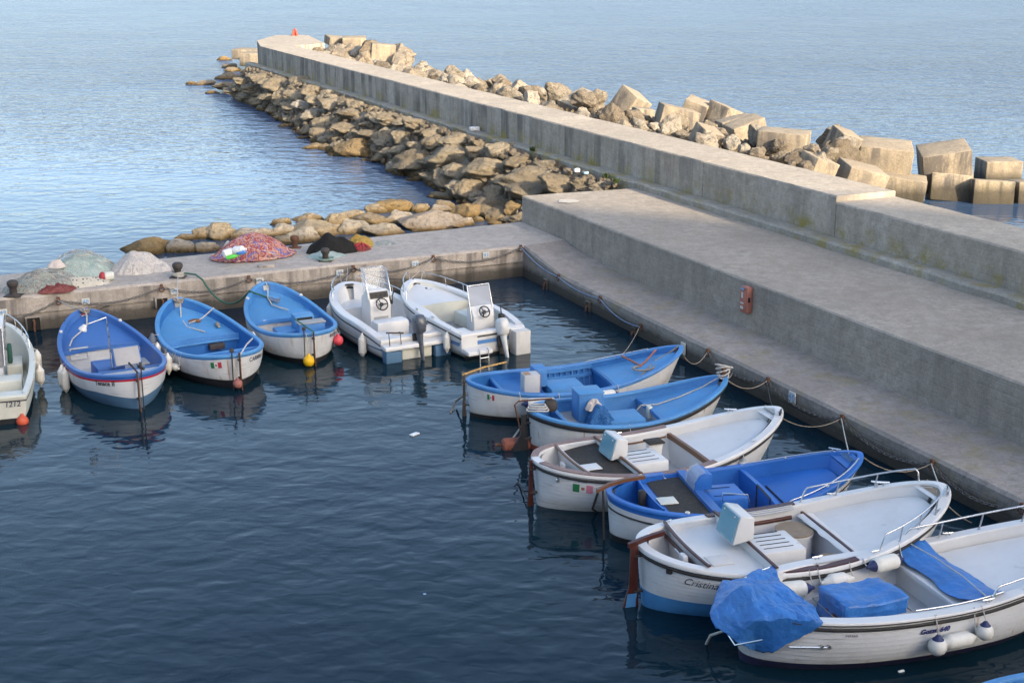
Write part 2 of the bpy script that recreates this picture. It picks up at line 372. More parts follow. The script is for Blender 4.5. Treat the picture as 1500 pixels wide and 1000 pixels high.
# ------------------------------------------------------------------ sea
def sea():
    bm = nb(); v = [bm.verts.new(p) for p in ((-1500, -60, 0), (1500, -60, 0), (3000, 5000, 0), (-3000, 5000, 0))]; bm.faces.new(v)
    m, nt, N, L, b = newmat('sea_water')
    g = N.new('ShaderNodeNewGeometry'); pos = g.outputs['Position']
    sx = N.new('ShaderNodeSeparateXYZ'); L.new(pos, sx.inputs[0])
    calm = ramp(nt, mth(nt, 'DIVIDE', sx.outputs[1], 110), [(.0, .145), (.26, .19), (.40, .19), (.6, .42), (1.0, 1.7)])
    big = noise_(nt, pos, .22, 3, .5, (1, 1.6, 1))
    n1 = noise_(nt, pos, 1.25, 1.2, .45, (.95, 1.35, 1), .5)
    n2 = noise_(nt, pos, 2.9, 1, .45, (.95, 1.3, 1), .6)
    n3 = noise_(nt, pos, 7, 2, .5, (.9, 1.3, 1))
    patch = ramp(nt, noise_(nt, pos, .06, 3, .5, (1, 1.3, 1)), [(.3, .45), (.7, 1.25)])
    h = mth(nt, 'ADD', mth(nt, 'ADD', mth(nt, 'MULTIPLY', n1, .10), mth(nt, 'MULTIPLY', n2, .036)), mth(nt, 'ADD', mth(nt, 'MULTIPLY', n3, .003), mth(nt, 'MULTIPLY', big, .10)))
    h = mth(nt, 'MULTIPLY', mth(nt, 'MULTIPLY', h, calm), patch); h = mth(nt, 'MULTIPLY', h, 1.5)
    farw = mth(nt, 'MULTIPLY', noise_(nt, pos, .55, 4, .6, (.75, 1.5, 1), .3), mth(nt, 'MULTIPLY', ramp(nt, mth(nt, 'DIVIDE', sx.outputs[1], 200), [(.20, 0), (.30, .06), (.55, .9)]), .42)); h = mth(nt, 'ADD', h, farw)
    L.new(bumpn(nt, h, 1.0), b.inputs['Normal'])
    shal = noise_(nt, pos, .12, 3, .5)
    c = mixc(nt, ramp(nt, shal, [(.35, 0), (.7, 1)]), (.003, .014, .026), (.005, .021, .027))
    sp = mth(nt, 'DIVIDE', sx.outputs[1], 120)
    c = mixc(nt, ramp(nt, sp, [(.30, 0), (.5, 1)]), c, (.055, .095, .175))  # sunlit brightness of the far sea put into a paler base colour
    L.new(c, b.inputs['Base Color']); L.new(ramp(nt, mth(nt, 'DIVIDE', sx.outputs[1], 200), [(.0, .05), (.20, .07), (.32, .09), (.5, .14), (1.0, .20)]), b.inputs['Roughness']); b.inputs['IOR'].default_value = 1.25
    b.inputs['Specular IOR Level'].default_value = .5
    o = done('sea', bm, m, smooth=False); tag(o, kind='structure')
sea()
# ------------------------------------------------------------------ rubble base
def grid_terrain(name, s0, s1, m0, m1, ns, nm):
    bm = nb(); rows = []
    for i in range(ns+1):
        r = []
        for j in range(nm+1):
            p = SM(s0+(s1-s0)*i/ns, m0+(m1-m0)*j/nm)
            z = hgt(p.x, p.y); z += .22*mnoise.noise(Vector((p.x*1.3, p.y*1.3, 0)))+.1*mnoise.noise(Vector((p.x*4, p.y*4, 3)))
            r.append(bm.verts.new((p.x, p.y, max(z-.12, -1.2))))
        rows.append(r)
    for a, b in zip(rows, rows[1:]):
        for j in range(nm): bm.faces.new((a[j], a[j+1], b[j+1], b[j]))
    o = done(name, bm, rockmat('gravel_bed', [(.40, .34, .27), (.40, .34, .27)])); tag(o, kind='structure')
grid_terrain('gravel_bank', -3, 64, -22, .1, 170, 56)
grid_terrain('gravel_bank', 2, 66, 1.9, 18, 140, 36)
# ------------------------------------------------------------------ pier wall, ledge, platform, quays
def rough_strip(bm, prof, s0, s1, n, jit=.008, chips=0, capends=True):
    rings = []
    for i in range(n+1):
        s = s0+(s1-s0)*i/n
        rg = []
        for j, (m, z) in enumerate(prof):
            q = Vector((s*.9, m*3, z*3)); dj = jit*mnoise.noise(q*1.7)
            ch = chips*max(0, mnoise.noise(Vector((s*2.1, j*5.1, 1)))-.25)
            rg.append(SM(s+(.0), m+dj+(ch if j == 1 else 0), z+dj-ch*.5))
        rings.append(rg)
    loft(bm, rings, True, False, capends)
def wall():
    root = empty('breakwater_wall', SM(0, 0, 0), 0, 'long concrete sea wall running out along the breakwater to its head', 'wall')
    Mi = Matrix.Translation(-SM(0, 0, 0))
    joints = [-34, -21, -10.5, 0, 6.6, 14.2, 15.9, 26, 35, 45.5]
    for a, b in zip(joints, joints[1:]):
        bm = nb(); zt = 3.15 if a >= 0 else 2.99
        e = .012
        rough_strip(bm, [(0, .6), (0, zt-.04), (.035, zt), (1.97, zt), (2.0, zt-.03), (2.0, .6)], a+e, b-e, max(6, int((b-a)*3)), .012, .10)
        bm.transform(Mi); done('wall_section', bm, CONCW, root)
    # head with its wider end platform
    bm = nb(); zt = 3.15
    pl = [SM(45.52, 0), SM(56.9, 0), SM(61.7, 1.1), SM(66.0, 3.6), SM(65.0, 5.6), SM(57.8, 4.4), SM(56.5, 2.05), SM(45.52, 2.0)]
    loft(bm, [[Vector((p.x, p.y, .5)) for p in pl], [Vector((p.x, p.y, zt-.03)) for p in pl], [Vector((p.x*.9994-.009, p.y*.9999, zt)) for p in pl]], True, False, True)
    bm.transform(Mi); done('wall_head', bm, CONCW, root)
    # broken ledge at its foot
    bm = nb(); rings = []
    for i in range(261):
        s = -34+i*.36
        if s > 59: break
        wv = .5+.10*mnoise.noise(Vector((s*.8, 0, 2)))-.25*max(0, mnoise.noise(Vector((s*.35, 4, 2)))-.35)
        zt = 2.04+.03*mnoise.noise(Vector((s*1.3, 1, 5)))
        rings.append([SM(s, -.003, .4), SM(s, -wv-.05, .4), SM(s, -wv, zt-.06), SM(s, -wv+.05, zt), SM(s, -.003, zt)])
    loft(bm, rings, True, False, True); bm.transform(Mi)
    done('ledge', bm, concrete('ledge_concrete', (.38, .35, .30), .8, .8, None, False, 1.3, (2.1, .3)), root)
wall()
A0 = W(765, 287, 1.8); sA, mA = toSM(A0)
def platform():
    bm = nb(); rings = []
    sB = toSM(W(945, 276, 1.8))[0]
    n = 90
    for i in range(n+1):
        f = i/n
        def S(e): return -34+(e+34)*f
        j = .006*mnoise.noise(Vector((f*60, 0, 0))); ch = .05*max(0, mnoise.noise(Vector((f*110, 3, 0)))-.3)
        rings.append([SM(S(sA), mA+j, -.5), SM(S(sA), mA+j, 1.765-ch), SM(S(sA), mA+.035+ch, 1.8), SM(S(sA+(sB-sA)*.5), (mA-.45)*.5, 1.8+.02), SM(S(sB), -.48, 1.83), SM(S(sB), -.48, -.5)])
    loft(bm, rings, True, False, True)
    o = done('upper_quay', bm, CONCP); tag(o, kind='structure')
platform()
def lower_quay():
    C0 = Vector((QF0.x, QF0.y, 0)); Cd = (W(1500, 734, .6)-C0); Cd.z = 0; Ln = Cd.length; Cd.normalize()
    bm = nb(); rings = []; n = 120; far = 34.0
    for i in range(n+1):
        u = far*i/n
        p = C0+Cd*(u+.004)
        s = toSM(p)[0]; q = SM(s, mA+.004)
        # align first ring with the landward quay joint
        q = q + (Vector((1.62, 42.45, 0))-q)*max(0, 1-u/2.0) if u < 2 else q
        zz = .95-.35*min(1, (u/2.6)) if u < 2.6 else .6
        j = .012*mnoise.noise(Vector((u*2, 0, 7))); ch = .10*max(0, mnoise.noise(Vector((u*1.6, 2, 7)))-.2)
        inn = (q-p).normalized()
        rings.append([Vector((p.x, p.y, -1))+inn*(j), Vector((p.x, p.y, zz-.06-ch))+inn*j, Vector((p.x, p.y, zz))+inn*(.05+ch+j), Vector((q.x, q.y, zz+.015)), Vector((q.x, q.y, -1))])
    loft(bm, rings, True, False, True)
    o = done('lower_quay', bm, CONCL); tag(o, kind='structure')
    return C0, Cd
LQ0, LQd = lower_quay()
def left_quay():
    bm = nb(); rings = []; n = 110; far = 34.0
    for i in range(n+1):
        u = far*i/n
        p = QF0+QFd*u; q = QB0+QBd*u
        p = Vector((p.x, p.y, 0)); q = Vector((q.x, q.y, 0))
        if i == 0: p = Vector((QF0.x, QF0.y, 0)); q = Vector((QB0.x, QB0.y, 0))
        inn = (q-p).normalized()
        j = .015*mnoise.noise(Vector((u*2, 0, 3))); ch = .09*max(0, mnoise.noise(Vector((u*1.7, 2, 3)))-.2)
        U = lambda a, z: p+inn*a+Vector((0, 0, z))
        rings.append([U(.07, -1), U(.07+j, .50), U(.0+j, .47), U(j, .89-ch), U(.06+ch+j, .95), q-inn*.05+Vector((0, 0, .96)), q+Vector((0, 0, .9)), q+Vector((0, 0, -1))])
    loft(bm, rings, True, False, True)
    # little triangle towards the upper quay
    tri = [Vector((QF0.x, QF0.y, 0)), Vector((1.62, 42.45, 0)), SM(toSM(A0)[0], mA+.004), Vector((QB0.x, QB0.y, 0))]
    loft(bm, [[Vector((p.x, p.y, -1)) for p in tri], [Vector((p.x, p.y, .951)) for p in tri]], True, False, True)
    o = done('left_quay', bm, CONCQ); tag(o, kind='structure')
left_quay()
# ------------------------------------------------------------------ rocks
def rock_mesh(seed, cuts=13, rough=.16, sub=4):
    rnd = random.Random(seed)
    bm = nb(); bmesh.ops.create_icosphere(bm, subdivisions=sub, radius=1)
    pl = []
    for _ in range(cuts):
        d = Vector((rnd.gauss(0, 1), rnd.gauss(0, 1), rnd.gauss(0, .8))).normalized(); pl.append((d, rnd.uniform(.55, .88)))
    off = Vector((rnd.random()*50, rnd.random()*50, 0))
    for v in bm.verts:
        p = v.co.copy()
        for d, h in pl:
            e = p.dot(d)-h
            if e > 0: p -= d*e*.93
        n = mnoise.fractal(p*1.6+off, .9, 2.1, 4)
        n2 = mnoise.noise(p*6+off)+.6*mnoise.noise(p*13+off); pit = max(0, mnoise.noise(p*4.5+off*2)-.3)
        p *= 1+rough*n+.035*n2-.28*pit
        v.co = p
    me = bpy.data.meshes.new('boulder'); bm.to_mesh(me); bm.free(); me.shade_smooth(); me.set_sharp_from_angle(angle=R(42)); return me
RM = {}
for k, mt in (('t', ROCK), ('g', ROCKG), ('w', ROCKW), ('s', ROCKGR), ('o', ROCKO)):
    RM[k] = []
    for i in range(7 if k in 'to' else 3):
        me = rock_mesh(100*ord(k)+i, rough=.2 if k in 'to' else .13); me.materials.append(mt); RM[k].append(me)
NR = [0]
def rock(p, sx, sy, sz, kind='t', label=None, group=None, rz=None, tilt=.25):
    NR[0] += 1
    me = random.choice(RM[kind])
    o = bpy.data.objects.new('boulder', me); C.objects.link(o)
    o.location = p; o.scale = (sx, sy, sz)
    o.rotation_euler = (random.uniform(-tilt, tilt), random.uniform(-tilt, tilt), random.uniform(0, 6.28) if rz is None else rz)
    tag(o, label or 'tan weathered boulder in the rock slope below the ledge of the sea wall', 'boulder', group or (None if label else 'boulders on the sheltered slope'))
    return o
placed = []
SL = 'tan weathered boulder in the rock slope below the ledge of the sea wall'
def prock(cx, cy, w, h, kind='t', label=None, group='boulders on the sheltered slope', glab=SL):
    if cy > 285 or cx < 300 and cy > 200: w *= 1.08; h *= 1.25
    p = hit(cx, cy+h*.25); k = kpx(p)
    sx = w/k*.64; sz = h/k*.52; sy = sx*random.uniform(.7, .95)
    placed.append((p.x, p.y, sx))
    rock(p+Vector((0, .1, sz*.12)), sx, sy, sz, kind, label or glab, None if label else group, rz=random.uniform(-.35, .35), tilt=.18)
prock(447,153,36,18,'w','white boulder at the waterline, upper left one of a bright pair')
prock(463,164,42,20,'w','white boulder at the waterline, lower right one of a bright pair')
prock(522,213,56,30,'g','big golden rounded boulder jutting into the water of the inner bay')
for r in [(476,178,42,22),(508,188,54,20),(498,198,32,13),(468,193,28,20),(480,202,28,12),(566,198,38,32),(592,196,40,26),(572,220,32,22),(608,232,66,36),
          (552,216,20,14),(540,194,34,18),(666,224,66,38),(660,256,54,30),(678,272,52,40),(636,232,44,28),(687,276,52,36),(670,250,52,28),(721,242,66,36),(776,257,76,42),
          (776,280,76,32),(725,282,34,28),(823,267,70,28),(857,267,34,22),(881,272,30,18),(755,238,44,22),(672,203,54,22),(700,222,40,20),(740,262,40,26),(800,240,40,16),(640,205,40,20),(610,180,44,18),(575,172,44,16)]:
    prock(*r)
for r in [(333,112,36,16),(336,124,40,14),(345,133,36,9),(311,135,16,8),(380,146,32,16),(363,139,30,8),(339,101,20,15),(407,124,54,26),(414,137,28,22),(440,117,36,20),(456,133,36,22),(388,112,54,16),(423,159,20,16),(424,173,24,12),(415,154,14,8),(490,150,46,20),(520,165,44,18),(430,138,30,18)]:
    prock(*r, group='boulders at the pier head', glab='tan boulder in the rock pile on the inner side of the pier head')
for r in [(392,122,40,18),(402,137,38,18),(372,129,36,14),(358,119,34,12),(428,152,36,18),(414,144,30,16),(382,138,30,12),(352,127,30,10),(440,140,36,16),(462,146,34,16)]:
    prock(*r, group='boulders at the pier head', glab='tan boulder in the rock pile on the inner side of the pier head')
prock(300,121,28,11,'w','pale boulder at the seaward tip of the pier head rock pile')
prock(278,122,13,8,'t','small dark boulder lying outermost at the left tip of the pier head')
prock(326,86,22,10,'g','lone pointed golden rock in the sea off the pier head')
prock(335,96,24,10,'w','flat pale slab rock at the foot of the pier head block')
G2 = 'boulders behind the left quay'; L2 = 'rounded tan boulder in the low rock bank behind the left quay'
for r in [(718,301,60,26),(730,315,38,26),(749,320,28,16),(724,326,18,10),(652,301,26,16),(615,306,24,16),(549,320,54,20),(549,306,28,18),(516,315,32,16),(491,322,30,20),(465,332,68,30),(452,319,42,14),(409,324,24,16),(319,340,36,30),(298,342,28,22),(336,339,24,22),(417,352,28,16),(700,322,18,10),(765,318,30,18)]:
    prock(*r, group=G2, glab=L2)
prock(687,308,46,30,'g','golden pitted boulder between the grey slab rock and the upper quay')
prock(754,304,26,22,'g','orange brown boulder tucked against the corner of the upper quay')
prock(573,302,48,24,'g','golden brown boulder on top of the bank behind the mustard net')
prock(214,360,70,26,'g','long golden boulder, leftmost of the bank behind the pale white net')
prock(631,321,88,36,'s','big smooth grey slab of rock against the back edge of the left quay')
prock(265,360,42,28,'w','pale round boulder second from the left of the bank behind the quay')
for r in [(300,361,34,20),(272,347,30,12),(362,342,44,22),(388,340,28,18),(447,344,42,30),(417,336,34,24),(564,336,54,22),(518,331,44,28),(645,306,34,14),(587,317,38,24),(685,325,22,16)]:
    prock(*r, kind='w', group='pale boulders behind the left quay', glab='pale limestone boulder in the bank behind the left quay')
# filler on the inner slope
rn = random.Random(3); tries = 0; nf = 0
while tries < 2600 and nf < 112:
    tries += 1
    s = rn.uniform(3, 58); wd = interp(s, WLT); m = -rn.uniform(.85, wd+.5)
    p = SM(s, m); z = hgt(p.x, p.y); r = rn.uniform(.36, .80)
    if (p-QB0).dot(QN) < .9: continue
    if any((p.x-a)**2+(p.y-b)**2 < (r*.62+c*.52)**2 for a, b, c in placed): continue
    placed.append((p.x, p.y, r)); nf += 1
    rock(Vector((p.x, p.y, z-.02)), r*rn.uniform(.95, 1.4), r*.85, r*rn.uniform(.40, .62), 't', rz=rn.uniform(-.9, .5), tilt=.3)
# outer side rocks
rn = random.Random(11); placed2 = []; nf = 0; tries = 0
OL = 'jagged grey and tan boulder in the rock armour seaward of the wall'
while tries < 6000 and nf < 100:
    tries += 1
    s = 9+49*rn.random()**1.05; wid = interp(s, [(0, 9), (16, 8), (30, 6), (57, 6)])
    m = 2.35+rn.random()**1.4*(wid-.2); r = rn.uniform(.35, .72)*(1.0 if s < 40 else 1.15)
    p = SM(s, m); z = hgt(p.x, p.y)
    if any((p.x-a)**2+(p.y-b)**2 < (r*.6+c*.6)**2 for a, b, c in placed2): continue
    placed2.append((p.x, p.y, r)); nf += 1
    rock(Vector((p.x, p.y, z+.25+.25*rn.random())), r*rn.uniform(.9, 1.35), r*.85, r*rn.uniform(.6, .95), 'o', OL, 'boulders on the open sea side', tilt=.5)
rock(W(544, 72, 3.0), 1.2, 1.0, .7, 'o', 'large brown boulder beside the big block on the pier head mound', None)
rock(W(585, 82, 2.3), 1.3, 1.0, .8, 'o', 'large dark boulder sloping to the sea right of the big block', None)
rock(W(1222, 201, 2.3), 1.1, .7, .5, 'o', 'dark flat boulder behind the concrete blocks left of the largest upright block')
rock(W(1230, 233, 2.2), .75, .5, .75, 'o', 'brown and yellow leaning rock beside the tall streaked concrete block')
for px, py, w, h in [(1072,212,30,20),(1090,222,24,18),(1106,226,22,16),(1052,196,24,16),(1150,231,30,16),(1172,233,44,20),(1190,222,36,18),(1200,236,34,20),(1160,244,22,14),(1214,226,26,18),(1236,214,34,22),(1180,246,26,14),(1030,206,26,16),(975,192,26,16),(958,186,24,14),(1000,199,24,14),(905,176,28,18),(888,168,26,18),(918,188,24,14),(870,162,26,16),(936,182,22,14),(1140,212,26,16)]:
    p = W(px, py, 2.45); k = kpx(p); rock(p, w/k*.62, w/k*.5, h/k*.62, 'o', OL, 'boulders on the open sea side', tilt=.5)
# concrete blocks: px, bottom py, z of base, size, rz, tilts, label
def cblock(px, py, zb, s, rz, rx, ry, label):
    p = W(px, py, zb)
    s = tuple(x*.93 for x in s); b = nb(); box(b, (0, 0, 0), s, 0, .035, seg=2)
    bmesh.ops.subdivide_edges(b, edges=b.edges[:], cuts=3, use_grid_fill=True)
    o_ = Vector((px, py, 0))
    for v in b.verts: v.co += v.co.normalized()*(.022*mnoise.fractal(v.co*2.2+o_, 1, 2, 3)-.10*max(0, mnoise.noise(v.co*2.6+o_)-.42))
    o = done('concrete_block', b, BLOCKM, sharp=32); o.location = (p.x, p.y+s[1]*.35, p.z+s[2]*.5*.80)
    o.rotation_euler = (rx, ry, rz); tag(o, label, 'concrete block', 'concrete armour blocks')
for a in [
 (852,172,2.1,(1.7,1.5,1.0),.7,.25,-.3,'flat tilted concrete block close to the wall, leftmost of the blocks'),
 (925,167,1.4,(1.35,1.35,1.2),.8,.5,.35,'concrete block standing on its corner against the sea left of centre'),
 (942,177,2.2,(.9,.9,.6),.2,0,.1,'small low concrete block in front of the corner-standing one'),
 (992,192,2.1,(1.7,1.3,1.1),.1,.0,.25,'brown topped concrete block with a bright right face by the wall'),
 (1021,172,1.7,(1.2,1.2,.9),-.3,.1,.35,'concrete block with dark shaded front at the back of the row'),
 (1062,185,1.35,(1.4,1.35,1.05),.75,.25,.3,'grey concrete block tipped on its edge behind the long slab'),
 (1078,198,2.1,(1.5,.9,.8),.25,.0,-.2,'long sunlit slab-like concrete block between two grey ones'),
 (1036,215,2.3,(1.0,.9,.8),.5,.35,.3,'bright wedge of concrete poking up right beside the wall top'),
 (1094,206,2.1,(1.5,1.0,.9),.3,.1,-.3,'concrete block with rounded brown top behind the dark-sided block'),
 (1150,232,1.9,(1.95,1.5,1.15),-.32,0,.05,'wide concrete block with a dark shaded left side beside the wall'),
 (1236,226,1.9,(1.0,1.0,1.0),.4,.3,.3,'small grey concrete block left of the tall streaked one'),
 (1298,263,.8,(2.15,1.7,1.6),-.18,.14,.08,'largest upright concrete block with brown streaks on its front'),
 (1388,268,.55,(2.0,1.7,1.6),-.12,.18,-.17,'tilted concrete block with pitted top right of the streaked block'),
 (1466,272,.1,(1.6,1.5,1.2),.03,0,.0,'square concrete block at the water in the back row on the right'),
 (1326,292,.2,(1.75,1.4,1.0),-.22,.05,.14,'smooth yellowish concrete block low in front of the streaked one'),
 (1392,298,-.15,(1.6,1.4,1.15),-.15,-.35,.06,'rough concrete block leaning back with a shadow across its corner'),
 (1453,305,-.2,(1.65,1.5,1.2),-.06,-.12,.05,'rough concrete block standing in the water, front row on the right'),
 (1512,304,-.2,(1.6,1.5,1.15),.1,-.1,0,'concrete block cut by the right edge of the photo'),
 (1264,274,1.5,(1.6,1.3,.8),.2,.15,.25,'flat sunlit concrete block half in shade below the streaked block'),
 (1200,257,2.0,(1.1,1.0,.7),.5,.2,.3,'bright low concrete block by the wall below the leaning rock'),
 (560,92,2.6,(1.5,1.3,1.25),.15,.0,.1,'big square concrete block on the mound near the pier head'),
 (518,66,2.6,(1.7,1.5,.6),.1,.05,.0,'pale concrete block at the far top of the pier head mound'),
 (494,66,2.5,(1.7,1.5,.6),.4,.1,.12,'tilted pale concrete block left of the far top block'),
 (372,95,.5,(1.9,2.2,1.0),-.15,.0,.0,'square concrete block with a dark left side at the foot of the pier head'),
 (366,86,.7,(2.6,2.2,.8),-.15,.0,.02,'low flat concrete block behind the square one at the pier head'),
 ]: cblock(*a)
def stones():
    rnd = random.Random(9); bm = nb(); n = 0; base = []
    for k in range(5):
        q = bmesh.new(); bmesh.ops.create_icosphere(q, subdivisions=1, radius=1)
        for v in q.verts: v.co *= rnd.uniform(.7, 1.15)
        base.append([(v.co.copy()) for v in q.verts]); F = [[v.index for v in f.verts] for f in q.faces]; q.free()
    for i in range(3400):
        if i < 2300:
            s = rnd.uniform(0, 58); wd = interp(s, WLT); p = SM(s, -rnd.uniform(.55, wd+.3))
        else: p = SM(rnd.uniform(8, 58), rnd.uniform(2.1, 8))
        z = hgt(p.x, p.y)
        if z < -.3 or (abs((p-QB0).dot(QN)) < .2): continue
        r = rnd.uniform(.06, .20)*(1 if i < 2300 else 1.3); M = Matrix.Translation((p.x, p.y, z+r*.2)) @ Matrix.Rotation(rnd.uniform(0, 6.28), 4, Vector((rnd.random(), rnd.random(), 1)).normalized()) @ Matrix.Diagonal((r*1.3, r, r*.8, 1))
        V = [bm.verts.new(M @ c) for c in rnd.choice(base)]
        for f in F: bm.faces.new([V[j] for j in f])
    o = done('rubble_stones', bm, ROCKO, smooth=False); tag(o, 'loose small stones filling the gaps between the boulders of the breakwater', 'stones', kind='stuff')
stones()
print('rocks', NR[0])
# ------------------------------------------------------------------ boats
class Boat:
    def __init__(s, name, label, cat, st, bw, zst, zm, zb, B, group=None, tm=.45, ps=2.5, qs=.6, pb=2.2, qb=.60, tr=0, rake=.35, rs=.08, L=None, loc=None, ang=None):
        if loc is None:
            S = W(*st, zst); Bp = W(*bw, zb); d = Bp-S; d.z = 0
            s.L = L or d.length; d.normalize(); cen = Vector((S.x, S.y, 0))+d*s.L/2; s.ang = math.atan2(d.y, d.x)
        else: cen, s.ang, s.L = Vector(loc), ang, L
        s.B, s.zst, s.zm, s.zb, s.tm = B, zst, zm, zb, tm
        s.ps, s.qs, s.pb, s.qb, s.tr, s.rake, s.rs = ps, qs, pb, qb, tr, rake, rs
        s.d = .06
        s.M = Matrix.Translation(cen) @ Matrix.Rotation(s.ang, 4, 'Z')
        s.root = empty(name, cen, s.ang, label, cat, group)
    def w(s, p): return s.M @ Vector(p)
    def hb(s, t):
        t = min(1, max(0, t))
        if t >= s.tm: q = (t-s.tm)/(1-s.tm); v = (1-q**s.pb)**s.qb
        else: q = (s.tm-t)/s.tm; v = s.tr+(1-s.tr)*(1-q**s.ps)**s.qs
        return s.B/2*v
    def zs(s, t):
        return s.zm+((s.zb-s.zm)*((t-s.tm)/(1-s.tm))**1.8 if t > s.tm else (s.zst-s.zm)*((s.tm-t)/s.tm)**2)
    def zk(s, t): return -.45+.3*max(0, (t-.6)/.4)**2+(.1*max(0, (.3-t)/.3)**2 if s.tr == 0 else 0)
    def P(s, t, sd, z, off=0):
        zs, zk = s.zs(t), s.zk(t); v = min(1, max(0, (zs-z)/(zs-zk)))
        e0 = max(0, (t-.5)/.5)**2; e1 = max(0, (.5-t)/.5)**2 if s.tr == 0 else 0
        e = 2.8-1.3*e0-.9*e1; g = .7+.4*e0+.2*e1
        y = s.hb(t)*max(0, (1-v**e))**g
        x = (t-.5)*s.L-s.rake*v*max(0, (t-.6)/.4)**1.5+(s.rs*v*max(0, (.3-t)/.3)**1.5)
        return Vector((x, sd*(y+off), z))
    def IN(s, t, sd, z, d=None):
        d = s.d if d is None else d
        p = s.P(t, 1, z); k = 1-2*d/s.L
        return Vector((p.x*k if s.tr == 0 or p.x > 0 else p.x+d*.5, sd*max(0, p.y-d), z))
    def ts(s, n=40, a=0, b=1):
        l = [.5-.5*math.cos(math.pi*i/n) for i in range(n+1)]
        if s.tr: l = [1-math.cos(math.pi/2*(1-i/n)) if 0 else math.sin(math.pi/2*i/n) for i in range(n+1)]
        return [a+(b-a)*x for x in l]
    def hull(s, bands, strakes=0, zstr=None):
        """bands: list of (name, material, z offset function top->bottom)"""
        T = s.ts(44)
        for bi, (nm, mt, ztop, zbot, k) in enumerate(bands):
            bm = nb()
            for sd in (1, -1):
                rows = []
                for t in T:
                    a, b = ztop(t), zbot(t); col = []
                    for j in range(k+1):
                        z = a+(b-a)*j/k
                        col.append(bm.verts.new(s.P(t, sd, z)))
                        if strakes and 0 < j < k: col.append(bm.verts.new(s.P(t, sd, z-.004, -.011 if s.hb(t) > .05 else 0)))
                    rows.append(col)
                for a, b in zip(rows, rows[1:]):
                    for j in range(len(a)-1):
                        try: bm.faces.new((a[j], a[j+1], b[j+1], b[j]))
                        except ValueError: pass
                if s.tr: s._tr = rows[0] if sd == 1 else s._tr
            if s.tr:
                a, b = s._tr, rows[0]
                for j in range(len(a)-1):
                    try: bm.faces.new((a[j], a[j+1], b[j+1], b[j]))
                    except ValueError: pass
            bmesh.ops.remove_doubles(bm, verts=bm.verts, dist=.0015)
            done(nm, bm, mt, s.root, sharp=28 if strakes else 40)
    def loop(s, dz, inset=0, n=44):
        T = s.ts(n)
        pts = [s.P(t, 1, s.zs(t)+dz) for t in T]+[s.P(t, -1, s.zs(t)+dz) for t in reversed(T)]
        out = []
        for p in pts:
            if not out or (p-out[-1]).length > .012: out.append(p)
        if (out[0]-out[-1]).length < .012: out.pop()
        return out
    def rail(s, name, mt, dz, prof, n=44, t0=None, t1=None, sides=(1, -1)):
        bm = nb()
        if t0 is None:
            lp = s.loop(min(dz, 0), 0, n); m = len(lp); rings = []
            for i in range(m):
                tg = lp[(i+1) % m]-lp[i-1]; tg.z = 0; tg.normalize(); nr = Vector((-tg.y, tg.x, 0))
                q = lp[i]+Vector((0, 0, max(dz, 0)))
                rings.append([])
                for o, z in prof:
                    pp = q+nr*o+Vector((0, 0, z))
                    if o < 0 and pp.y*q.y < 0: pp.y = 0
                    rings[-1].append(pp)
            loft(bm, rings, True, True)
        else:
            for sd in sides:
                rings = []
                for i in range(25):
                    t = t0+(t1-t0)*i/24; q = s.P(t, sd, s.zs(t)+min(dz, 0))+Vector((0, 0, max(dz, 0)))
                    a = s.P(min(1, t+.01), sd, s.zs(t)); b = s.P(max(0, t-.01), sd, s.zs(t)); tg = a-b; tg.z = 0; tg.normalize()
                    nr = Vector((-tg.y, tg.x, 0))*(sd)
                    rings.append([q+nr*o+Vector((0, 0, z)) for o, z in prof])
                loft(bm, rings, True, False, True)
        return done(name, bm, mt, s.root, sharp=45)
    def gunwale(s, mt, o=.03, w=.10, h=.045, name='gunwale'):
        return s.rail(name, mt, 0, [(-o, -h), (-o, -.004), (-o+.012, .012), (w-.012, .012), (w, -.004), (w, -h)] if 0 else [(o, -h), (o, -.002), (o-.012, .012), (-w+.012, .012), (-w, -.002), (-w, -h)])
    def lining(s, mt, zb, name='inner_side', n=40, t0=.01, t1=.99, rows=6, d=None):
        bm = nb(); T = s.ts(n, t0, t1)
        for sd in (1, -1):
            R_ = []
            for t in T:
                R_.append([bm.verts.new(s.IN(t, sd, s.zs(t)-.02+(min(zb, s.zs(t)-.05)-s.zs(t)+.02)*j/rows, d)) for j in range(rows+1)])
            for a, b in zip(R_, R_[1:]):
                for j in range(rows): bm.faces.new((a[j], a[j+1], b[j+1], b[j]))
        bmesh.ops.remove_doubles(bm, verts=bm.verts, dist=.001)
        return done(name, bm, mt, s.root)
    def zf(s, z): return z if callable(z) else (lambda t: z)
    def deck(s, name, mt, t0, t1, z, camber=.03, n=16, d=None, parent=None, w=1.0, bow=0):
        bm = nb(); z = s.zf(z); rows = []
        for i in range(n+1):
            f = i/n
            if t1 > .9: f = math.sin(f*math.pi/2)
            t = t0+(t1-t0)*f; zz = z(t); p = s.IN(t, 1, zz, d); yi = max(.003, p.y+.012)*w
            rows.append([bm.verts.new((p.x+bow*(1-(u/6)**2)*(1-f), yi*u/6, zz+camber*(1-(u/6)**2))) for u in range(-6, 7)])
        for a, b in zip(rows, rows[1:]):
            for j in range(12): bm.faces.new((a[j], a[j+1], b[j+1], b[j]))
        return done(name, bm, mt, parent or s.root)
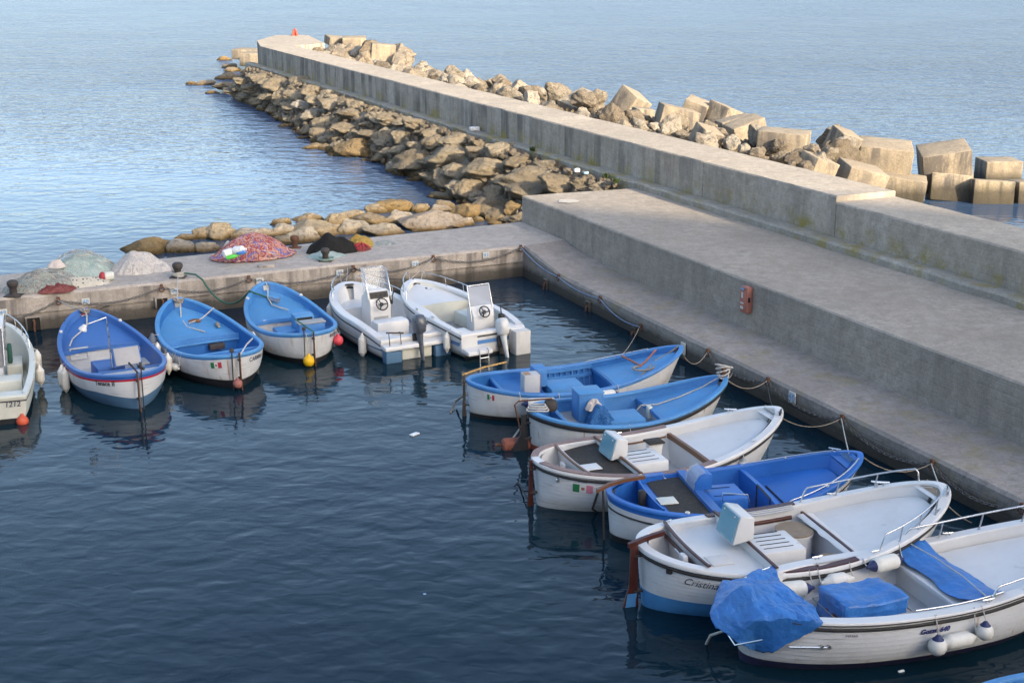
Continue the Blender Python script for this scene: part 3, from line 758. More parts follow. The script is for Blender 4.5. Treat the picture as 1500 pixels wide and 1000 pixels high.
    def bulkhead(s, name, mt, t, zt, zb, th=.03, camber=.03, parent=None, bow=0, d=None):
        bm = nb(); cols = []
        for u in range(-6, 7):
            col = []
            for j in range(5):
                z = zb+(zt+camber*(1-(u/6)**2)-zb)*j/4; p = s.IN(t, 1, min(z, s.zs(t)), d)
                col.append((p.x+bow*(1-(u/6)**2), (p.y+.012)*u/6, z))
            cols.append(col)
        for dx in (0, th):
            V = [[bm.verts.new((x-dx, y, z)) for x, y, z in c] for c in cols]
            for a, b in zip(V, V[1:]):
                for j in range(4): bm.faces.new((a[j], a[j+1], b[j+1], b[j]))
            if dx == 0: V0 = V
        for a, b, c, e in zip(V0, V0[1:], V, V[1:]):
            bm.faces.new((a[4], b[4], e[4], c[4])); bm.faces.new((a[0], b[0], e[0], c[0]))
        return done(name, bm, mt, parent or s.root, sharp=30)
    def beam(s, name, mt, t, z, w, h, camber=.03, parent=None, bow=0, ycl=1.0):
        bm = nb(); rings = []
        for u in range(-8, 9):
            p = s.IN(t, 1, min(z, s.zs(t))); zz = z+camber*(1-(u/8)**2)
            x = p.x+bow*(1-(u/8)**2); y = (p.y+.01)*u/8*ycl
            rings.append([Vector((x-w/2, y, zz-h)), Vector((x-w/2, y, zz-.008)), Vector((x-w/2+.008, y, zz)), Vector((x+w/2-.008, y, zz)), Vector((x+w/2, y, zz-.008)), Vector((x+w/2, y, zz-h))])
        loft(bm, rings, True, False, True)
        return done(name, bm, mt, parent or s.root, sharp=40)
    def X(s, t): return (t-.5)*s.L
    def bx(s, name, mt, t, y, z, size, rz=0, bev=.02, ry=0, parent=None):
        bm = nb(); box(bm, (0, 0, 0), size, 0, bev); bm.transform(Matrix.Translation((s.X(t), y, z+size[2]/2)) @ Matrix.Rotation(rz, 4, 'Z') @ Matrix.Rotation(ry, 4, 'Y'))
        return done(name, bm, mt, parent or s.root)
    def pr(s, name, mt, prof, y0, y1, parent=None, bev=.012):
        bm = nb(); prism(bm, prof, y0, y1, None, 0, bev); return done(name, bm, mt, parent or s.root)
    def tb(s, name, mt, pts, r, parent=None, n=7, loop=False):
        bm = nb(); tube(bm, pts, r, n, loop); return done(name, bm, mt, parent or s.root, sharp=60)
    def onhull(s, bm, t0, sd, z0, slope=0, off=.007):
        """wrap a flat mesh (x to the reader's right, y up) on the outside of the hull"""
        tt = [i/400 for i in range(401)]; ac = [0.0]; prev = s.P(0, sd, min(z0, s.zs(0)-.02))
        for t in tt[1:]:
            q = s.P(t, sd, min(z0, s.zs(t)-.02)); ac.append(ac[-1]+(q-prev).length); prev = q
        a0 = interp(t0, list(zip(tt, ac))); inv = list(zip(ac, tt)); sg = -sd
        for v in bm.verts:
            a = a0+sg*v.co.x; t = interp(a, inv); z = z0+v.co.y+(s.zs(t)-s.zs(t0))*.9
            p = s.P(t, sd, z)
            e = .004; q1 = s.P(min(1, t+e), sd, z); q0 = s.P(max(0, t-e), sd, z); tg = q1-q0
            up = s.P(t, sd, z+.02)-s.P(t, sd, z-.02)
            nr = tg.cross(up); nr.normalize()
            if nr.y*sd < 0: nr = -nr
            v.co = p+nr*off
    def text(s, txt, size, t, sd, z, mt=None, shear=0, bold=0, name='boat_name', spacing=1.0):
        bm = textmesh(txt, size, shear, bold, spacing); bmesh.ops.subdivide_edges(bm, edges=[e for e in bm.edges if e.calc_length() > size*.5], cuts=1)
        s.onhull(bm, t, sd, z); return done(name, bm, mt or INK, s.root, smooth=False, recalc=False)
    def flag(s, t, sd, z, w, h, mts=None, name='flag_sticker'):
        bm = nb(); n = 12
        V = [[bm.verts.new((-w/2+w*i/n, -h/2+h*j/3, 0)) for j in range(4)] for i in range(n+1)]
        for i in range(n):
            for j in range(3):
                f = bm.faces.new((V[i][j], V[i+1][j], V[i+1][j+1], V[i][j+1])); f.material_index = min(2, i//4)
                if 5 <= i <= 6 and j == 1: f.material_index = 3
        s.onhull(bm, t, sd, z, off=.006); return done(name, bm, mts or [GRN, WHITE, FRED, TERRA], s.root, smooth=False, recalc=False)
    def rudder(s, mt, ztop=None, zlow=-.35, chord=.28, th=.035, mt2=None, gap=.04):
        x0 = -s.L/2-gap; zt = s.zst+.06 if ztop is None else ztop
        bm = nb(); cw = min(.12, chord*.6); prof = [(x0, zt), (x0-cw, zt), (x0-cw-.01, .35), (x0-chord, -.05), (x0-chord, zlow), (x0+s.rs*.8, zlow), (x0+.01, .2)]
        prism(bm, prof, -th/2, th/2, None, 0, .008); r = done('rudder', bm, mt, s.root)
        for z in (.25, zt-.18): bm = nb(); box(bm, (x0+.02, 0, z), (.16, th+.03, .035), 0, .006); done('rudder_hinge', bm, IRON, r)
        return r
    def cleat(s, t, sd, mt=None, dz=.012, inset=.05, name='cleat', size=1.0):
        p = s.P(t, sd, s.zs(t)); p.y -= sd*inset; p.z = s.zs(t)+dz
        bm = nb(); k = size
        for dx in (-.035, .035): box(bm, (dx*k, 0, .025*k), (.022*k, .03*k, .05*k), 0, .004)
        tube(bm, [(-.10*k, 0, .055*k), (-.05*k, 0, .05*k), (.05*k, 0, .05*k), (.10*k, 0, .055*k)], [.010*k, .014*k, .014*k, .010*k], 7)
        a = s.P(min(1, t+.01), sd, p.z)-s.P(max(0, t-.01), sd, p.z)
        bm.transform(Matrix.Translation(p) @ Matrix.Rotation(math.atan2(a.y, a.x), 4, 'Z'))
        return done(name, bm, mt or STEEL, s.root)
    def pulpit(s, t0, t1, sd, h, posts, r=.0125, name='handrail', inset=.06, endlift=0):
        bm = nb(); pts = []
        def Q(t, hh):
            p = s.P(t, sd, s.zs(t)); p.y -= sd*inset; p.z = s.zs(t)+.01+hh; return p
        pts = [Q(t0, 0), Q(t0+.012, h*.75)]
        for i in range(15): pts.append(Q(t0+.02+(t1-t0-.03)*i/14, h))
        pts += [Q(t1-.004, h*.75), Q(t1, 0)]
        tube(bm, pts, r, 8)
        for i in range(posts):
            t = t0+(t1-t0)*(i+1)/(posts+1); a = Q(t, 0); b = Q(t+.008, h); tube(bm, [a, b], r*.85, 7)
            lathe(bm, [(.03, 0), (.03, .008), (.014, .014)], 10, Matrix.Translation(a))
        return done(name, bm, STEEL, s.root, sharp=60)
    def scuttle(s, name, mt, t, sd, dt=.03): pass
F0 = lambda dz: None
def bands(b, parts):
    """parts: (name, mat, top, bottom, rows); numbers < 5 tuple ('s', dz) relative to the sheer or absolute z"""
    out = []
    for nm, mt, a, c, k in parts:
        def mk(v):
            if callable(v): return v
            if isinstance(v, tuple): return lambda t, v=v: b.zs(t)+v[1]
            return lambda t, v=v: min(v, b.zs(t)-.05)
        out.append((nm, mt, mk(a), mk(c), k))
    return out
def bottom(b): return lambda t: b.zk(t)
# fenders, buoys, ropes: things of their own
def rope(name, pts, r, mt, label, cat='rope', n=6, group=None):
    bm = nb(); tube(bm, pts, r, n); o = done(name, bm, mt, None, sharp=70)
    return tag(o, label, cat, group)
def fender(p, d, L, r, label, mt=None, cap=None, hang=None, hang2=None, group=None, caps=2, rmt=None):
    d = Vector(d).normalized(); p = Vector(p)
    root = empty('fender', p, 0, label, 'fender', group or 'fenders hung along the boats')
    M = axisM((0, 0, 0), d); mt = mt or FEND
    bm = nb(); lathe(bm, [(r*.75, -L/2), (r*.96, -L/2+r*.25), (r, -L/2+r*.5), (r, L/2-r*.5), (r*.96, L/2-r*.25), (r*.75, L/2)], 18, M); done('body', bm, mt, root)
    for sg in (1, -1):
        bm = nb(); Mm = M @ Matrix.Scale(sg, 4, (0, 0, 1))
        lathe(bm, [(r*.77, L/2-.002), (r*.6, L/2+r*.35), (r*.3, L/2+r*.75), (r*.2, L/2+r*1.1)], 16, Mm); done('end_cap', bm, (cap if (caps == 2 or sg == 1) else None) or mt, root)
    for h, sg in ((hang, 1), (hang2, -1)):
        if h is not None:
            bm = nb(); e = d*(L/2+r)*sg; tube(bm, sagline(e, Vector(h)-p, .015, 6), .009, 6); done('lanyard', bm, rmt or ROPEW, root, sharp=70)
    return root
def buoy(p, r, mt, label, hang=None, cat='buoy', capmt=None, neck=True):
    root = empty('buoy', p, 0, label, cat)
    bm = nb(); lathe(bm, [(.01, -r), (r*.45, -r*.88), (r*.8, -r*.58), (r*.98, -r*.1), (r*.95, r*.3), (r*.72, r*.7), (r*.42, r*.93), (.02, r*.99)], 22); done('body', bm, mt, root, sharp=60)
    bm = nb(); lathe(bm, [(r*.42, r*.9), (r*.28, r*1.08), (r*.24, r*1.3), (r*.05, r*1.36)] if neck else [(r*.62, r*.8), (r*.4, r*1.0), (r*.2, r*1.3), (.01, r*1.35)], 16); done('neck', bm, capmt or mt, root)
    if hang is not None:
        bm = nb(); tube(bm, [(0, 0, r*1.3), (Vector(hang)-Vector(p))*.5+Vector((.01, 0, r*.6)), Vector(hang)-Vector(p)], .009, 6); done('lanyard', bm, ROPEW, root, sharp=70)
    return root
# ================================================================== the individual boats
def stern_gear(b, mt, ztop, side=.03, tiller=None):
    r = b.rudder(mt, ztop)
    return r
def windpod(b, t, y, z, mt, glass, w=.55, h=.42, dpt=.34, name='windscreen_pod', rz=0):
    x = b.X(t); bm = nb()
    prism(bm, [(x, z), (x+dpt, z+.06), (x+dpt, z+h*.88), (x+.12, z+h)], y-w/2, y+w/2, None, 0, .025)
    o = done(name, bm, mt, b.root)
    bm = nb(); prism(bm, [(x+.012-.025, z+.035), (x+.012-.013, z+.035), (x+.117-.013, z+h-.025), (x+.117-.025, z+h-.025)], y-w/2+.025, y+w/2-.025)
    done('windscreen', bm, glass, o)
    bm = nb()
    for yy in (y-w*.3, y+w*.3): lathe(bm, [(.016, 0), (.016, .012), (.005, .016)], 8, Matrix.Translation((x+.085, yy, z+h-.06)) @ Matrix.Rotation(R(-75), 4, 'Y'))
    done('screw_cap', bm, WHITE, o)
    return o
def slots(b, par, t0, t1, ys, z, w=.014):
    bm = nb()
    for y in ys: box(bm, ((b.X(t0)+b.X(t1))/2, y, z), (abs(b.X(t1)-b.X(t0)), w, .006))
    done('vent_slot', bm, SLOT, par)
GL = 'wooden boats moored stern out at the left quay'; GRR = 'boats moored along the right quay'
BO = {}
# ---- 1 blue boat with the red stripe
b = Boat('fishing_boat', 'royal blue and white boat with a red stripe and a lamp pole', 'boat', (200, 548), (122, 452), .80, .64, 1.12, 2.12, GL); BO[1] = b
b.hull(bands(b, [('topside_stripe', RBLUE2, ('s', 0), ('s', -.10), 1), ('red_stripe', RED, ('s', -.10), ('s', -.15), 1),
                 ('hull', HULLW, ('s', -.15), lambda t: .30+.05*math.cos(t*9)-.10*max(0, 1-t*7), 6), ('bottom_paint', SLATE, lambda t: .30+.05*math.cos(t*9)-.10*max(0, 1-t*7), bottom(b), 6)]))
b.gunwale(RBLUE, .022, .085, .04); b.lining(RBLUE, .12)
b.deck('floor', PALEGREY, .1, .74, .12, 0); b.deck('foredeck', RBLUE, .665, .985, lambda t: b.zs(t)-.16, .05)
b.bulkhead('bulkhead', PALEGREY, .663, b.zs(.66)-.22, .12, .02); b.beam('deck_beam', RBLUE, .655, b.zs(.66)-.15, .07, .09, .05)
b.deck('stern_deck', PALEGREY, .12, .25, lambda t: b.zs(t)-.14, .0); b.bulkhead('stern_bulkhead', RBLUE, .25, b.zs(.25)-.10, .12, .04, 0); b.bulkhead('stern_locker', RBLUE, .11, b.zs(.11)-.10, .3, .03, 0)
e = b.bx('engine_box', RBLUE, .44, .12, .12, (.75, .62, .36))
pod = b.pr('instrument_panel', RBLUE, [(b.X(.30), .58), (b.X(.30)+.14, .60), (b.X(.30)+.30, .94), (b.X(.30)+.20, .97)], -.50, .12)
b.pr('panel_plate', paint('brushed_metal', (.32, .32, .33), .6, .1, 4, 0, 30, metal=.3, dirt=.2), [(b.X(.30)-.018, .60), (b.X(.30)-.008, .60), (b.X(.30)+.185, .955), (b.X(.30)+.175, .955)], -.47, .09, pod, .003)
b.X30 = 0; xb = b.X(.663)-.022
q = b.bx('instrument_recess', SLOT, .663-.024/b.L, .53, .38, (.03, .40, .24), bev=.005)
bm = nb(); [box(bm, (xb-.03, .53+dy, .38+.12+dz), s_, 0, .004) for dy, dz, s_ in ((.2, 0, (.05, .03, .27)), (-.2, 0, (.05, .03, .27)), (0, .13, (.05, .43, .03)), (0, -.13, (.05, .43, .03)))]; done('recess_frame', bm, PALEGREY, q)
bm = nb(); lathe(bm, [(.05, 0), (.05, .02), (.03, .022)], 14, Matrix.Translation((xb-.01, .58, .50)) @ Matrix.Rotation(R(-90), 4, 'Y')); done('gauge', bm, WHITE, q)
b.bx('hatch_panel', CREAM, .663-.026/b.L, .10, .42, (.02, .24, .2), bev=.004)
px_ = b.X(.31); b.tb('lamp_pole', STEEL, [(px_, .17, .5), (px_+.05, .19, 1.55), (px_+.06, .20, 1.72), (px_+.05, .62, 1.62)], .016)
bm = nb(); lathe(bm, [(.03, .0), (.09, -.10), (.095, -.14), (.02, -.15)], 14, Matrix.Translation((px_+.05, .68, 1.62)) @ Matrix.Rotation(R(25), 4, 'X')); done('lamp', bm, WHITE, b.root)
r = b.rudder(paint('brown_rudder_paint', (.12, .07, .045), .6, .3, 4, .003, 40, dirt=.4), .84, mt2=SLATE, chord=.16, th=.028)
b.tb('tiller', IRON, [(-b.L/2-.12, 0, .86), (-b.L/2-.02, .05, .95), (-b.L/2+.2, .10, 1.02)], .022, r)
bm = nb(); tube(bm, [(-b.L/2-.02, -.10, -.3), (-b.L/2-.02, -.10, .98)], .014, 7); box(bm, (-b.L/2+.06, -.12, .92), (.28, .05, .06), .2, .01); box(bm, (-b.L/2-.0, -.10, .98), (.05, .05, .16), 0, .01); done('stern_gear', bm, IRON, b.root)
b.text('Tenace II', .145, .085, 1, .56, INK, 0, .004)
for t in (.86, .84): pass
for t, sd in ((.80, 1), (.84, -1)):
    p = b.P(t, sd, b.zs(t)); bm = nb(); box(bm, (p.x, p.y-sd*.04, p.z+.03), (.07, .07, .06), 0, .015); done('fairlead', bm, WHITE, b.root)
b.bx('stern_seat', GREY, .46, -.66, .36, (.5, .3, .05))
# ---- 2 light blue with dark bottom and small flag
b = Boat('fishing_boat', 'light blue boat with black bottom and a flag sticker, tied between two blue boats', 'boat', (349, 519), (258, 436), .80, .66, 1.16, 2.12, GL, qs=.55); BO[2] = b
b.hull(bands(b, [('topside_stripe', LBLUE2, ('s', 0), ('s', -.085), 1), ('hull', HULLO, ('s', -.085), lambda t: .22+.12*max(0, t-.5)-.03*max(0, 1-t*6), 7), ('bottom_paint', BLACKP, lambda t: .22+.12*max(0, t-.5)-.03*max(0, 1-t*6), bottom(b), 5)]))
b.gunwale(LBLUE, .022, .085, .04); b.lining(DBLUE, .1)
b.deck('floor', DBLUE, .1, .7, .12, 0); b.deck('foredeck', LBLUE, .61, .985, lambda t: b.zs(t)-.22, .05); b.lining(LBLUE, b.zs(.7)-.36, 'bulwark', 30, .62, .99, 4, .055)
b.bulkhead('bulkhead', DBLUE, .608, b.zs(.61)-.28, .12, .02); b.beam('deck_beam', LBLUE2, .60, b.zs(.6)-.17, .05, .13, .03); b.beam('deck_beam', LBLUE, .593, b.zs(.6)-.29, .05, .03, .02)
bm = nb(); [box(bm, (b.X(.608)-.022, y, .32), (.006, .008, .36)) for y in (-.7, -.45, -.2, .08, .3, .52)]; done('plank_seam', bm, SLOT, b.root)
b.deck('stern_deck', LBLUE2, .15, .27, lambda t: b.zs(t)-.22, 0); b.bulkhead('stern_bulkhead', LBLUE2, .275, b.zs(.28)-.14, .12, .05, 0); b.beam('thwart_edge', LBLUE, .275, b.zs(.28)-.13, .06, .03, 0)
b.bulkhead('stern_locker', LBLUE2, .17, b.zs(.17)-.12, .12, .03, 0)
b.bx('dark_box', IRON, .575, -.35, .24, (.16, .38, .14))
r = b.rudder(RUST, .86, chord=.14, th=.025); b.tb('tiller', PALEGREY, [(-b.L/2-.1, 0, .80), (-b.L/2+.1, -.25, .98), (-b.L/2+.25, -.45, 1.05)], .018, r)
bm = nb(); tube(bm, [(-b.L/2-.04, .16, -.4), (-b.L/2-.02, .16, .4), (-b.L/2-.03, .16, .98)], .015, 7); box(bm, (-b.L/2-.03, .16, .92), (.06, .09, .08), 0, .01); done('stern_gear', bm, IRON, b.root)
b.flag(.045, 1, .56, .26, .14); b.text('CARMINA FOR', .14, .085, -1, .57, INKBR, 0, .003)
# ---- 3 light blue with yellow buoy
b = Boat('fishing_boat', 'light blue boat with pale bulkhead and a blue chest, yellow buoy under its stern', 'boat', (458, 488), (388, 413), .78, .66, 1.14, 2.0, GL, qs=.55); BO[3] = b
b.hull(bands(b, [('topside_stripe', LBLUE2, ('s', 0), ('s', -.085), 1), ('hull', HULLO, ('s', -.085), .14, 7), ('bottom_paint', BLACKP, .14, bottom(b), 5)]))
b.gunwale(LBLUE, .022, .085, .04); b.lining(LBLUE2, .1)
b.deck('floor', GREY, .1, .7, .12, 0); b.deck('foredeck', LBLUE, .60, .985, lambda t: b.zs(t)-.20, .05)
b.bulkhead('bulkhead', PALEGREY, .598, b.zs(.60)-.25, .12, .02); b.beam('deck_beam', LBLUE2, .59, b.zs(.60)-.17, .06, .10, .04)
b.bx('socket_box', CREAM, .598-.03/b.L, .5, .48, (.04, .09, .09), bev=.008)
b.deck('stern_deck', LBLUE2, .15, .31, lambda t: b.zs(t)-.26, 0); b.bulkhead('stern_bulkhead', LBLUE2, .31, b.zs(.3)-.14, .12, .04, 0); b.bulkhead('stern_locker', LBLUE2, .14, b.zs(.14)-.10, .12, .03, 0)
b.bx('engine_box', LBLUE, .42, .06, .12, (.7, .7, .34)); b.bx('chest', LBLUE2, .28, -.30, .40, (.30, .66, .34)); b.bx('chest_lid', GREY, .275, -.30, .74, (.34, .70, .04))
o = b.bx('open_locker', LBLUE, .44, -.30, .46, (.34, .5, .34)); b.bx('locker_shade', SLOT, .44-.175/b.L, -.30, .52, (.02, .4, .22), parent=o, bev=.004)  # dark plate on the solid locker paints the shade of its inside
r = b.rudder(RUST, .84, chord=.13, th=.022); b.tb('tiller', paint('green_tiller', (.03, .12, .08), .6), [(-b.L/2-.1, 0, .84), (-b.L/2+.1, .15, .95), (-b.L/2+.4, .32, 1.08)], .018, r)
bm = nb(); tube(bm, [(-b.L/2-.02, .22, .2), (-b.L/2-.02, .22, .95)], .014, 7); box(bm, (-b.L/2-.02, .22, .92), (.06, .08, .08), 0, .01); done('stern_gear', bm, IRON, b.root)
b.text('BLKYRA', .12, .095, -1, .58, INKBR, 0, .003)
for t, sd in ((.83, 1), (.80, -1)):
    p = b.P(t, sd, b.zs(t)); bm = nb(); lathe(bm, [(.045, 0), (.045, .03), (.02, .05)], 12, Matrix.Translation((p.x, p.y-sd*.04, p.z+.01))); done('fairlead', bm, WHITE, b.root)
# ---- outboards
def outboard(b, x, y, z, mt, legmt, tilt, L=1.0, label=None):
    M = Matrix.Translation((x, y, z)) @ Matrix.Rotation(tilt, 4, 'Y')
    root = bpy.data.objects.new('outboard_motor', None); C.objects.link(root); root.parent = b.root; root.matrix_local = M
    bm = nb(); k = L
    secs = [(.42, .13, .10, 0), (.45, .20, .15, -.0), (.62, .24, .17, -.02), (.82, .23, .165, -.03), (.92, .18, .135, -.02), (.95, .09, .07, -.01)]
    loft(bm, [[Vector((-.10*k+ox*k+a*k*math.copysign(abs(math.cos(th))**.6, math.cos(th)), bb*k*math.copysign(abs(math.sin(th))**.7, math.sin(th)), zz*k)) for th in [2*math.pi*i/20 for i in range(20)]] for zz, a, bb, ox in secs], True, False, True)
    done('cowling', bm, mt, root, sharp=50)
    bm = nb(); loft(bm, [[Vector((-.10*k+ox*k+a*k*math.cos(th), bb*k*math.sin(th), zz*k)) for th in [2*math.pi*i/14 for i in range(14)]] for zz, a, bb, ox in [(.44, .13, .10, 0), (.2, .10, .075, 0), (-.1, .085, .055, -.02), (-.42, .10, .03, -.03)]], True, False, True)
    box(bm, (-.14*k, 0, -.42*k), (.34*k, .20*k, .012*k), 0, .004)
    done('leg', bm, mt, root, sharp=50)
    bm = nb(); lathe(bm, [(.015, .24), (.05, .14), (.058, -.06), (.04, -.14)], 12, Matrix.Translation((-.12*k, 0, -.52*k)) @ Matrix.Rotation(R(90), 4, 'Y') @ Matrix.Scale(k, 4)); box(bm, (-.08*k, 0, -.66*k), (.14*k, .014*k, .18*k), 0, .004, ry=.25); done('gearcase', bm, legmt, root)
    bm = nb()
    for i in range(3):
        Mb = Matrix.Translation((-.31*k, 0, -.52*k)) @ Matrix.Rotation(2*math.pi*i/3, 4, 'X') @ Matrix.Translation((0, 0, .09*k)) @ Matrix.Rotation(.5, 4, 'Z')
        q = bmesh.new(); bmesh.ops.create_uvsphere(q, u_segments=10, v_segments=6, radius=1); [setattr(v, 'co', Vector((v.co.x*.012*k, v.co.y*.05*k, v.co.z*.08*k))) for v in q.verts]; addto(bm, q, Mb)
    done('propeller', bm, IRON, root)
    bm = nb(); box(bm, (.10*k, 0, .25*k), (.10*k, .26*k, .34*k), 0, .02); box(bm, (.16*k, 0, .0), (.06*k, .18*k, .3*k), 0, .01); tube(bm, [(.1*k, .1*k, .35*k), (.3*k, .15*k, .3*k), (.45*k, .15*k, .1*k)], .02, 6); done('bracket', bm, IRON, root)
    bm = textmesh('40', .13); bm.transform(Matrix.Translation((-.10*k, 0, .953*k)) @ Matrix.Rotation(R(-90), 4, 'Z') @ Matrix.Scale(.8, 4)); done('engine_number', bm, WHITE if mt != OUTW else INK, root, smooth=False)
    return root
def wheel(b, M, r=.19):
    bm = nb(); tube(bm, [(r*math.cos(a), r*math.sin(a), 0) for a in [2*math.pi*i/22 for i in range(22)]], .017, 7, True)
    for i in range(3):
        a = 2*math.pi*i/3+.5; tube(bm, [(0, 0, -.03), (r*math.cos(a), r*math.sin(a), 0)], .016, 6)
    lathe(bm, [(.05, -.05), (.05, -.01), (.02, .0)], 12); bm.transform(M); return done('steering_wheel', bm, RUBBER, b.root)
# ---- 4 white console boat, dark outboard
b = Boat('motor_boat', 'clean white motor boat with tall clear windscreen console and a dark grey outboard', 'motor boat', (607, 492), (506, 413), .52, .72, .98, 2.1, 'white motor boats at the left quay', tm=.38, tr=.86, ps=2, qs=.9, pb=2.6, qb=.60, rake=.6); BO[4] = b
b.hull(bands(b, [('hull', WHITE, ('s', 0), ('s', -.12), 2), ('rubbing_strip', RUBBER, ('s', -.12), ('s', -.16), 1), ('lower_hull', HULLW, ('s', -.16), .30, 3), ('blue_stripe', SLATE, .30, .26, 1), ('lower_topside', HULLW, .26, .08, 2), ('bottom_paint', NAVY, .08, bottom(b), 4)]))
b.gunwale(WHITE, .02, .20, .06); b.lining(WHITE, .16, d=.16, t1=.975); b.deck('floor', PALEGREY, .03, .9, .2, 0, d=.14); b.deck('bow_cushion', WHITE, .72, .965, .58, .02, d=.15); b.bulkhead('bow_step', WHITE, .72, .58, .2, .03, .02, d=.15)
x = b.X(.46)
con = b.pr('console', WHITE, [(x, .2), (x+.62, .2), (x+.60, 1.0), (x+.30, 1.22), (x+.16, 1.20), (x+.02, .85)], -.29, .29, None, .04)
b.pr('dashboard', IRON, [(x+.075, 1.03), (x+.085, 1.02), (x+.145, 1.17), (x+.135, 1.18)], -.25, .25, con, .003)
bm = nb(); [lathe(bm, [(.045, 0), (.045, .012), (.03, .014)], 12, Matrix.Translation((x+.10, yy, 1.10)) @ Matrix.Rotation(R(-68), 4, 'Y')) for yy in (-.17, -.05, .07, .19)]; done('gauge', bm, RUBBER, con)
wheel(b, Matrix.Translation((x-.07, .0, .90)) @ Matrix.Rotation(R(-62), 4, 'Y'), .155)
b.pr('seat_hatch', GREY, [(x-.012, .42), (x+.0, .42), (x+.01, .56), (x-.004, .56)], -.2, .2, con, .003)
bm = nb(); ws = [(x+.34, 1.18), (x+.46, 1.72)]
for (ya, yb) in ((-.31, .31),): prism(bm, [(x+.40, 1.17), (x+.41, 1.17), (x+.52, 1.72), (x+.51, 1.72)], ya, yb)
for sg in (1, -1):
    q = nb(); A = [(x+.08, sg*.30, 1.16), (x+.40, sg*.31, 1.17), (x+.515, sg*.31, 1.72), (x+.30, sg*.30, 1.66)]; v_ = [q.verts.new(p) for p in A]+[q.verts.new((p[0], p[1]+.008*sg, p[2])) for p in A]
    q.faces.new(v_[:4]); q.faces.new(v_[4:][::-1]); [q.faces.new((v_[i], v_[(i+1) % 4], v_[4+(i+1) % 4], v_[4+i])) for i in range(4)]; addto(bm, q)
done('windscreen', bm, GLASSC, con)
b.tb('windscreen_frame', STEEL, [(x+.06, .315, .95), (x+.10, .315, 1.2), (x+.30, .315, 1.68), (x+.52, .31, 1.74), (x+.52, -.31, 1.74), (x+.30, -.315, 1.68), (x+.10, -.315, 1.2), (x+.06, -.315, .95)], .016, con)
bm = nb(); box(bm, (x+.14, -.35, .92), (.10, .06, .2), 0, .01); tube(bm, [(x+.12, -.37, 1.0), (x+.08, -.40, 1.14)], .014); box(bm, (x+.10, -.2, 1.0), (.02, .1, .1), 0, .004); done('throttle', bm, RUBBER, con)
b.bx('helm_seat', WHITE, .27, .12, .2, (.42, .86, .48), bev=.04)
b.pr('stern_seat', WHITE, [(b.X(.06), .2), (b.X(.20), .2), (b.X(.20), .52), (b.X(.06), .50)], .36, .82, None, .04); b.pr('stern_seat', WHITE, [(b.X(.06), .2), (b.X(.20), .2), (b.X(.20), .60), (b.X(.10), .62), (b.X(.06), .50)], -.86, -.42, None, .04)
b.pr('swim_platform', WHITE, [(-b.L/2-.28, .30), (-b.L/2+.1, .30), (-b.L/2+.1, .44), (-b.L/2-.26, .40)], -.9, .9, None, .03)
for yy in (.66, -.66): bm = nb(); box(bm, (-b.L/2-.13, yy, .10), (.24, .42, .36), 0, .015); done('transom_block', bm, SLATE, b.root)
bm = nb(); box(bm, (-b.L/2-.06, 0, .15), (.16, .8, .3), 0, .02); done('engine_well', bm, CREAM, b.root)
outboard(b, -b.L/2-.18, -.05, .25, OUTB, OUTB, R(12), .88)
bm = nb(); tube(bm, [(-b.L/2-.2, .45, .42), (-b.L/2-.15, .45, .72), (-b.L/2-.15, .75, .72), (-b.L/2-.2, .75, .42)], .014); tube(bm, [(-b.L/2-.2, .38, .70), (-b.L/2-.10, .80, .73)], .018); done('boarding_ladder', bm, IRON, b.root)
b.pulpit(.72, .985, 1, .26, 2, .012); b.pulpit(.60, .97, -1, .2, 2, .012)
b.bx('bow_hatch', DARKDECK, .955, 0, b.zs(.955)+.0, (.22, .26, .03))
# ---- 5 older white boat with pale outboard
b = Boat('motor_boat', 'off-white motor boat with small tinted windscreen and pale outboard, nearest the quay corner', 'motor boat', (722, 484), (604, 409), .62, .74, 1.0, 2.05, 'white motor boats at the left quay', tm=.38, tr=.86, ps=2, qs=.9, pb=2.4, qb=.62, rake=.6); BO[5] = b
b.hull(bands(b, [('hull', WHITE, ('s', 0), ('s', -.08), 2), ('rubbing_strip', RUBBER, ('s', -.08), ('s', -.12), 1), ('upper_topside', HULLO, ('s', -.12), .42, 2), ('blue_stripe', paint('boat_blue_stripe', (.07, .19, .42), .4, .1), .42, .32, 1), ('lower_topside', HULLO, .32, .06, 3), ('bottom_paint', BLACKP, .06, bottom(b), 4)]))
b.gunwale(WHITE, .02, .17, .06); b.lining(CREAM, .16, d=.13, t1=.975); b.deck('floor', GREY, .03, .75, .2, 0, d=.12); b.deck('foredeck', WHITE, .62, .975, lambda t: b.zs(t)-.10, .05, d=.13); b.bulkhead('bulkhead', CREAM, .62, b.zs(.62)-.1, .2, .03, .05, d=.12)
b.bx('side_bench', CREAM, .44, -.45, .2, (.95, .5, .36), bev=.03); x = b.X(.22)
con = b.pr('console', WHITE, [(x, .2), (x+.42, .2), (x+.42, .86), (x+.20, .96), (x+.04, .72)], -.62, -.02, None, .03)
bm = nb(); prism(bm, [(x+.20, .94), (x+.21, .94), (x+.36, 1.42), (x+.35, 1.42)], -.62, -.02); done('windscreen', bm, glassm('smoky_perspex', (.22, .27, .36), .62), con)
b.tb('windscreen_frame', STEEL, [(x+.10, 0, .6), (x+.20, 0, .95), (x+.36, -.01, 1.45), (x+.36, -.63, 1.45), (x+.20, -.64, .95), (x+.10, -.64, .6)], .016, con)
wheel(b, Matrix.Translation((x-.02, -.30, .84)) @ Matrix.Rotation(R(-60), 4, 'Y'), .14)
